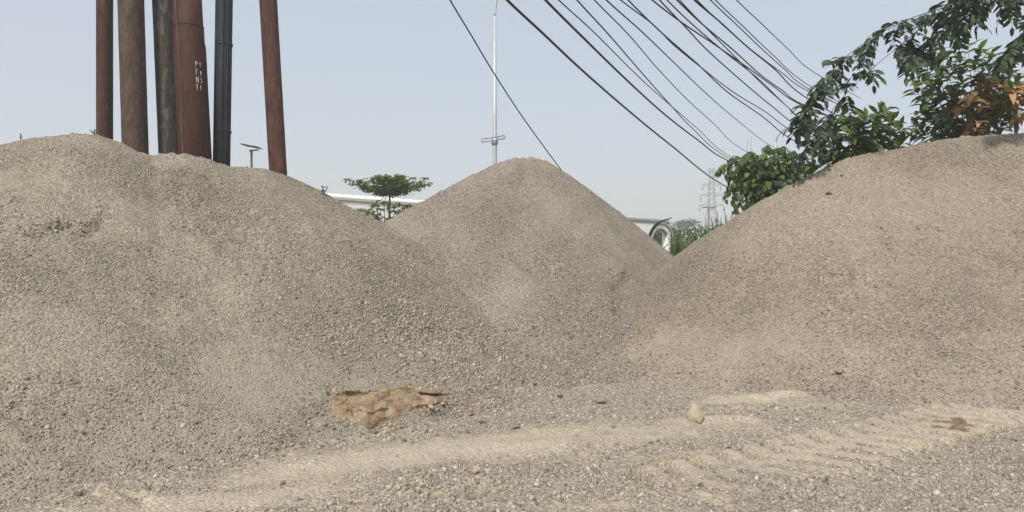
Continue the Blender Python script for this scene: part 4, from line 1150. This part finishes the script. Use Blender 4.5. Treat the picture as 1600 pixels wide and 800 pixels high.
# -- far trees
def far_tree(px, pbase, ptop, Z, wpx, label, mat, flat=False, n=260, lean=0):
    b = P(px, 400, Z); b.z = 0; k = Z / F; H = EYE + (400 - ptop) * k; w = wpx * k
    t = thing('flat_top_tree' if flat else 'bushy_tree', label, 'tree', b, 'far trees in the haze')
    tw = MB(); lv = Leaves()
    tube(tw, [b, b + Vector((lean * k * .4, 0, H * .5)), b + Vector((lean * k, 0, H * .9))], [w * .03 + .05, w * .022 + .03, .03], 6)
    cl = []
    for i in range(14 if flat else 18):
        a2 = random.uniform(0, 6.28); rr = w / 2 * math.sqrt(random.random())
        zz = H * (random.choice([.80, .90, .97]) if flat else random.uniform(.35, .93) * (1 - .3 * (rr / w * 2) ** 2))
        q = b + Vector((math.cos(a2) * rr + lean * k * zz / H, math.sin(a2) * rr, zz)); cl.append(q)
        tube(tw, [b + Vector((lean * k * .6, 0, H * (.6 if flat else .35))), q], [.05, .015], 4)
    for i in range(n):
        q = random.choice(cl); s = w * (.13 if flat else .16)
        p = q + Vector((random.gauss(0, s), random.gauss(0, s), random.gauss(0, s * (.22 if flat else .7))))
        lv.add(p, Vector((random.gauss(0, 1), random.gauss(0, 1), random.gauss(0, .3))), Vector((0, 0, 1)) + rvec() * .5, w * .12, w * .085)
    part('trunk', tw, M_bark, t); mb = MB(); lv.build(mb); part('crown', mb, mat, t)
far_tree(1078, 0, 345, 170, 44, 'hazy flat-topped tree beyond the gap, standing above its neighbours', G_far, True, 420)
for (px, pt, Z, w, lab) in ((1062, 366, 150, 34, 'hazy bushy tree just right of the white wall end'), (1083, 362, 190, 40, 'hazy bushy tree under the flat-topped one'), (1102, 368, 200, 38, 'hazy bushy tree behind the distant solar lamp'),
                            (1122, 366, 180, 36, 'hazy bushy tree left of the bare tree'), (1145, 362, 170, 40, 'hazy bushy tree beyond the bare tree'), (1100, 380, 60, 60, 'low green bush before the hazy trees'), (1066, 385, 55, 50, 'low dark bush beside the white wall end')):
    far_tree(px, 0, pt, Z, w, lab, G_far, n=520)
far_tree(-6, 0, 203, 46, 40, 'dark tree top peeking over the left end of the left pile', G_dark, n=520)
# bare tree
Z = 46.0; b = P(1128, 400, Z); b.z = 0
tw = MB()
def branch(p, d, ln, r, depth):
    q = p + d * ln; m = (p + q) / 2 + rvec() * ln * .06; tube(tw, [p, m, q], [r, r * .8, r * .6], 4)
    if depth > 0:
        for i in range(3): branch(p.lerp(q, random.uniform(.5, 1)), (d + rvec() * .65 + Vector((0, 0, .15))).normalized(), ln * random.uniform(.5, .8), r * .55, depth - 1)
branch(b, Vector((.02, 0, 1)), 2.3, .05, 4)
solo('bare_tree', tw, plain('bare_bark', (.17, .155, .135), .9), b, 'thin bare leafless tree between the pylon and the vine bush', 'tree')

# ================================================================== pylon
Z = 260.0; k = Z / F; b = P(1112, 400, Z); b.z = 0
M_pyl = plain('pylon_steel', (.22, .23, .24), .6)
t = thing('power_pylon', 'faint lattice power pylon far off in the haze', 'pylon', b)
HT = EYE + (400 - 262) * k; mb = MB()
def wid(z): return (3.2 - 2.2 * min(1, z / (HT * .62))) if z < HT * .62 else 1.0 - .5 * (z - HT * .62) / (HT * .38)
lev = [0, .12, .23, .33, .42, .50, .57, .63, .69, .75, .81, .87, .93, 1.0]
def cor(f): z = f * HT; w = wid(z); return [b + Vector((sx * w, sy * w, z)) for sx, sy in ((-1, -1), (1, -1), (1, 1), (-1, 1))]
for f0, f1 in zip(lev[:-1], lev[1:]):
    c0, c1_ = cor(f0), cor(f1)
    for i in range(4):
        tube(mb, [c0[i], c1_[i]], .10, 4); tube(mb, [c0[i], c1_[(i + 1) % 4]], .05, 4); tube(mb, [c0[(i + 1) % 4], c1_[i]], .05, 4)
part('lattice', mb, M_pyl, t)
for py, hw in ((290, 14), (306, 17), (322, 19), (268, 8)):
    z = EYE + (400 - py) * k
    for sg in (-1, 1):
        arm = MB()
        tip = b + Vector((sg * hw * k, 0, z + .3))
        for sy in (-.7, .7): tube(arm, [b + Vector((sg * .7, sy, z)), tip], .10, 4)
        tube(arm, [b + Vector((sg * .7, 0, z + 1.3)), tip], .08, 4)
        if py != 268: tube(arm, [tip, tip - Vector((0, 0, 1.9))], .22, 6)
        part('crossarm', arm, M_pyl, t)

# ================================================================== haze, sky, sun, camera
hz = MB(); box(hz, (0, 290, 19.5), 1300, 700, 43)
m = bpy.data.materials.new('haze_air'); m.use_nodes = True; nt = m.node_tree
for n in list(nt.nodes):
    if n.type == 'BSDF_PRINCIPLED': nt.nodes.remove(n)
pv = N(nt, 'ShaderNodeVolumePrincipled'); pv.inputs['Color'].default_value = (1.0, .985, .965, 1); pv.inputs['Density'].default_value = .0020; pv.inputs['Anisotropy'].default_value = .2
nt.links.new(pv.outputs[0], nt.nodes['Material Output'].inputs['Volume'])
solo('haze', hz, m, (0, 290, 0), None, None, kind='stuff')

SUN_EL, SUN_AZ = R(50), R(-157)      # azimuth measured from +Y (view direction) towards +X: from the left, a little behind the camera
SKY_HAZE = (2.9, 3.13, 3.44)     # thin overcast haze veiling the blue
w = bpy.data.worlds.new('World'); S.world = w; w.use_nodes = True; nt = w.node_tree
bg = nt.nodes['Background']; sky = N(nt, 'ShaderNodeTexSky'); sky.sky_type = 'NISHITA'; sky.sun_disc = False
sky.sun_elevation = SUN_EL; sky.sun_rotation = SUN_AZ; sky.air_density = 1.0; sky.dust_density = 3.0; sky.ozone_density = 2.0; sky.altitude = 0
nt.links.new(mixc(nt, .72, sky.outputs[0], SKY_HAZE), bg.inputs['Color']); bg.inputs['Strength'].default_value = .15
sl = bpy.data.lights.new('sun', 'SUN'); sl.energy = 3.3; sl.angle = R(6.0); sl.color = (1, .95, .87)
so = bpy.data.objects.new('sun', sl); COL.objects.link(so)
sd = Vector((math.sin(SUN_AZ) * math.cos(SUN_EL), math.cos(SUN_AZ) * math.cos(SUN_EL), math.sin(SUN_EL)))
so.rotation_euler = sd.to_track_quat('Z', 'Y').to_euler()

cam = bpy.data.cameras.new('camera'); co = bpy.data.objects.new('camera', cam); COL.objects.link(co)
co.location = (0, 0, EYE); co.rotation_euler = (R(90), 0, 0)
cam.sensor_width = 36; cam.lens = 36 * F / 1600; cam.clip_end = 3000; cam.clip_start = .05
S.camera = co
S.view_settings.view_transform = 'Standard'; S.view_settings.look = 'None'; S.view_settings.exposure = 0.45; S.view_settings.gamma = 1
try: S.view_settings.use_curve_mapping = False
except Exception: pass
S.cycles.max_bounces = 6; S.cycles.diffuse_bounces = 3; S.cycles.volume_bounces = 3; S.cycles.transparent_max_bounces = 8
S.cycles.use_denoising = True
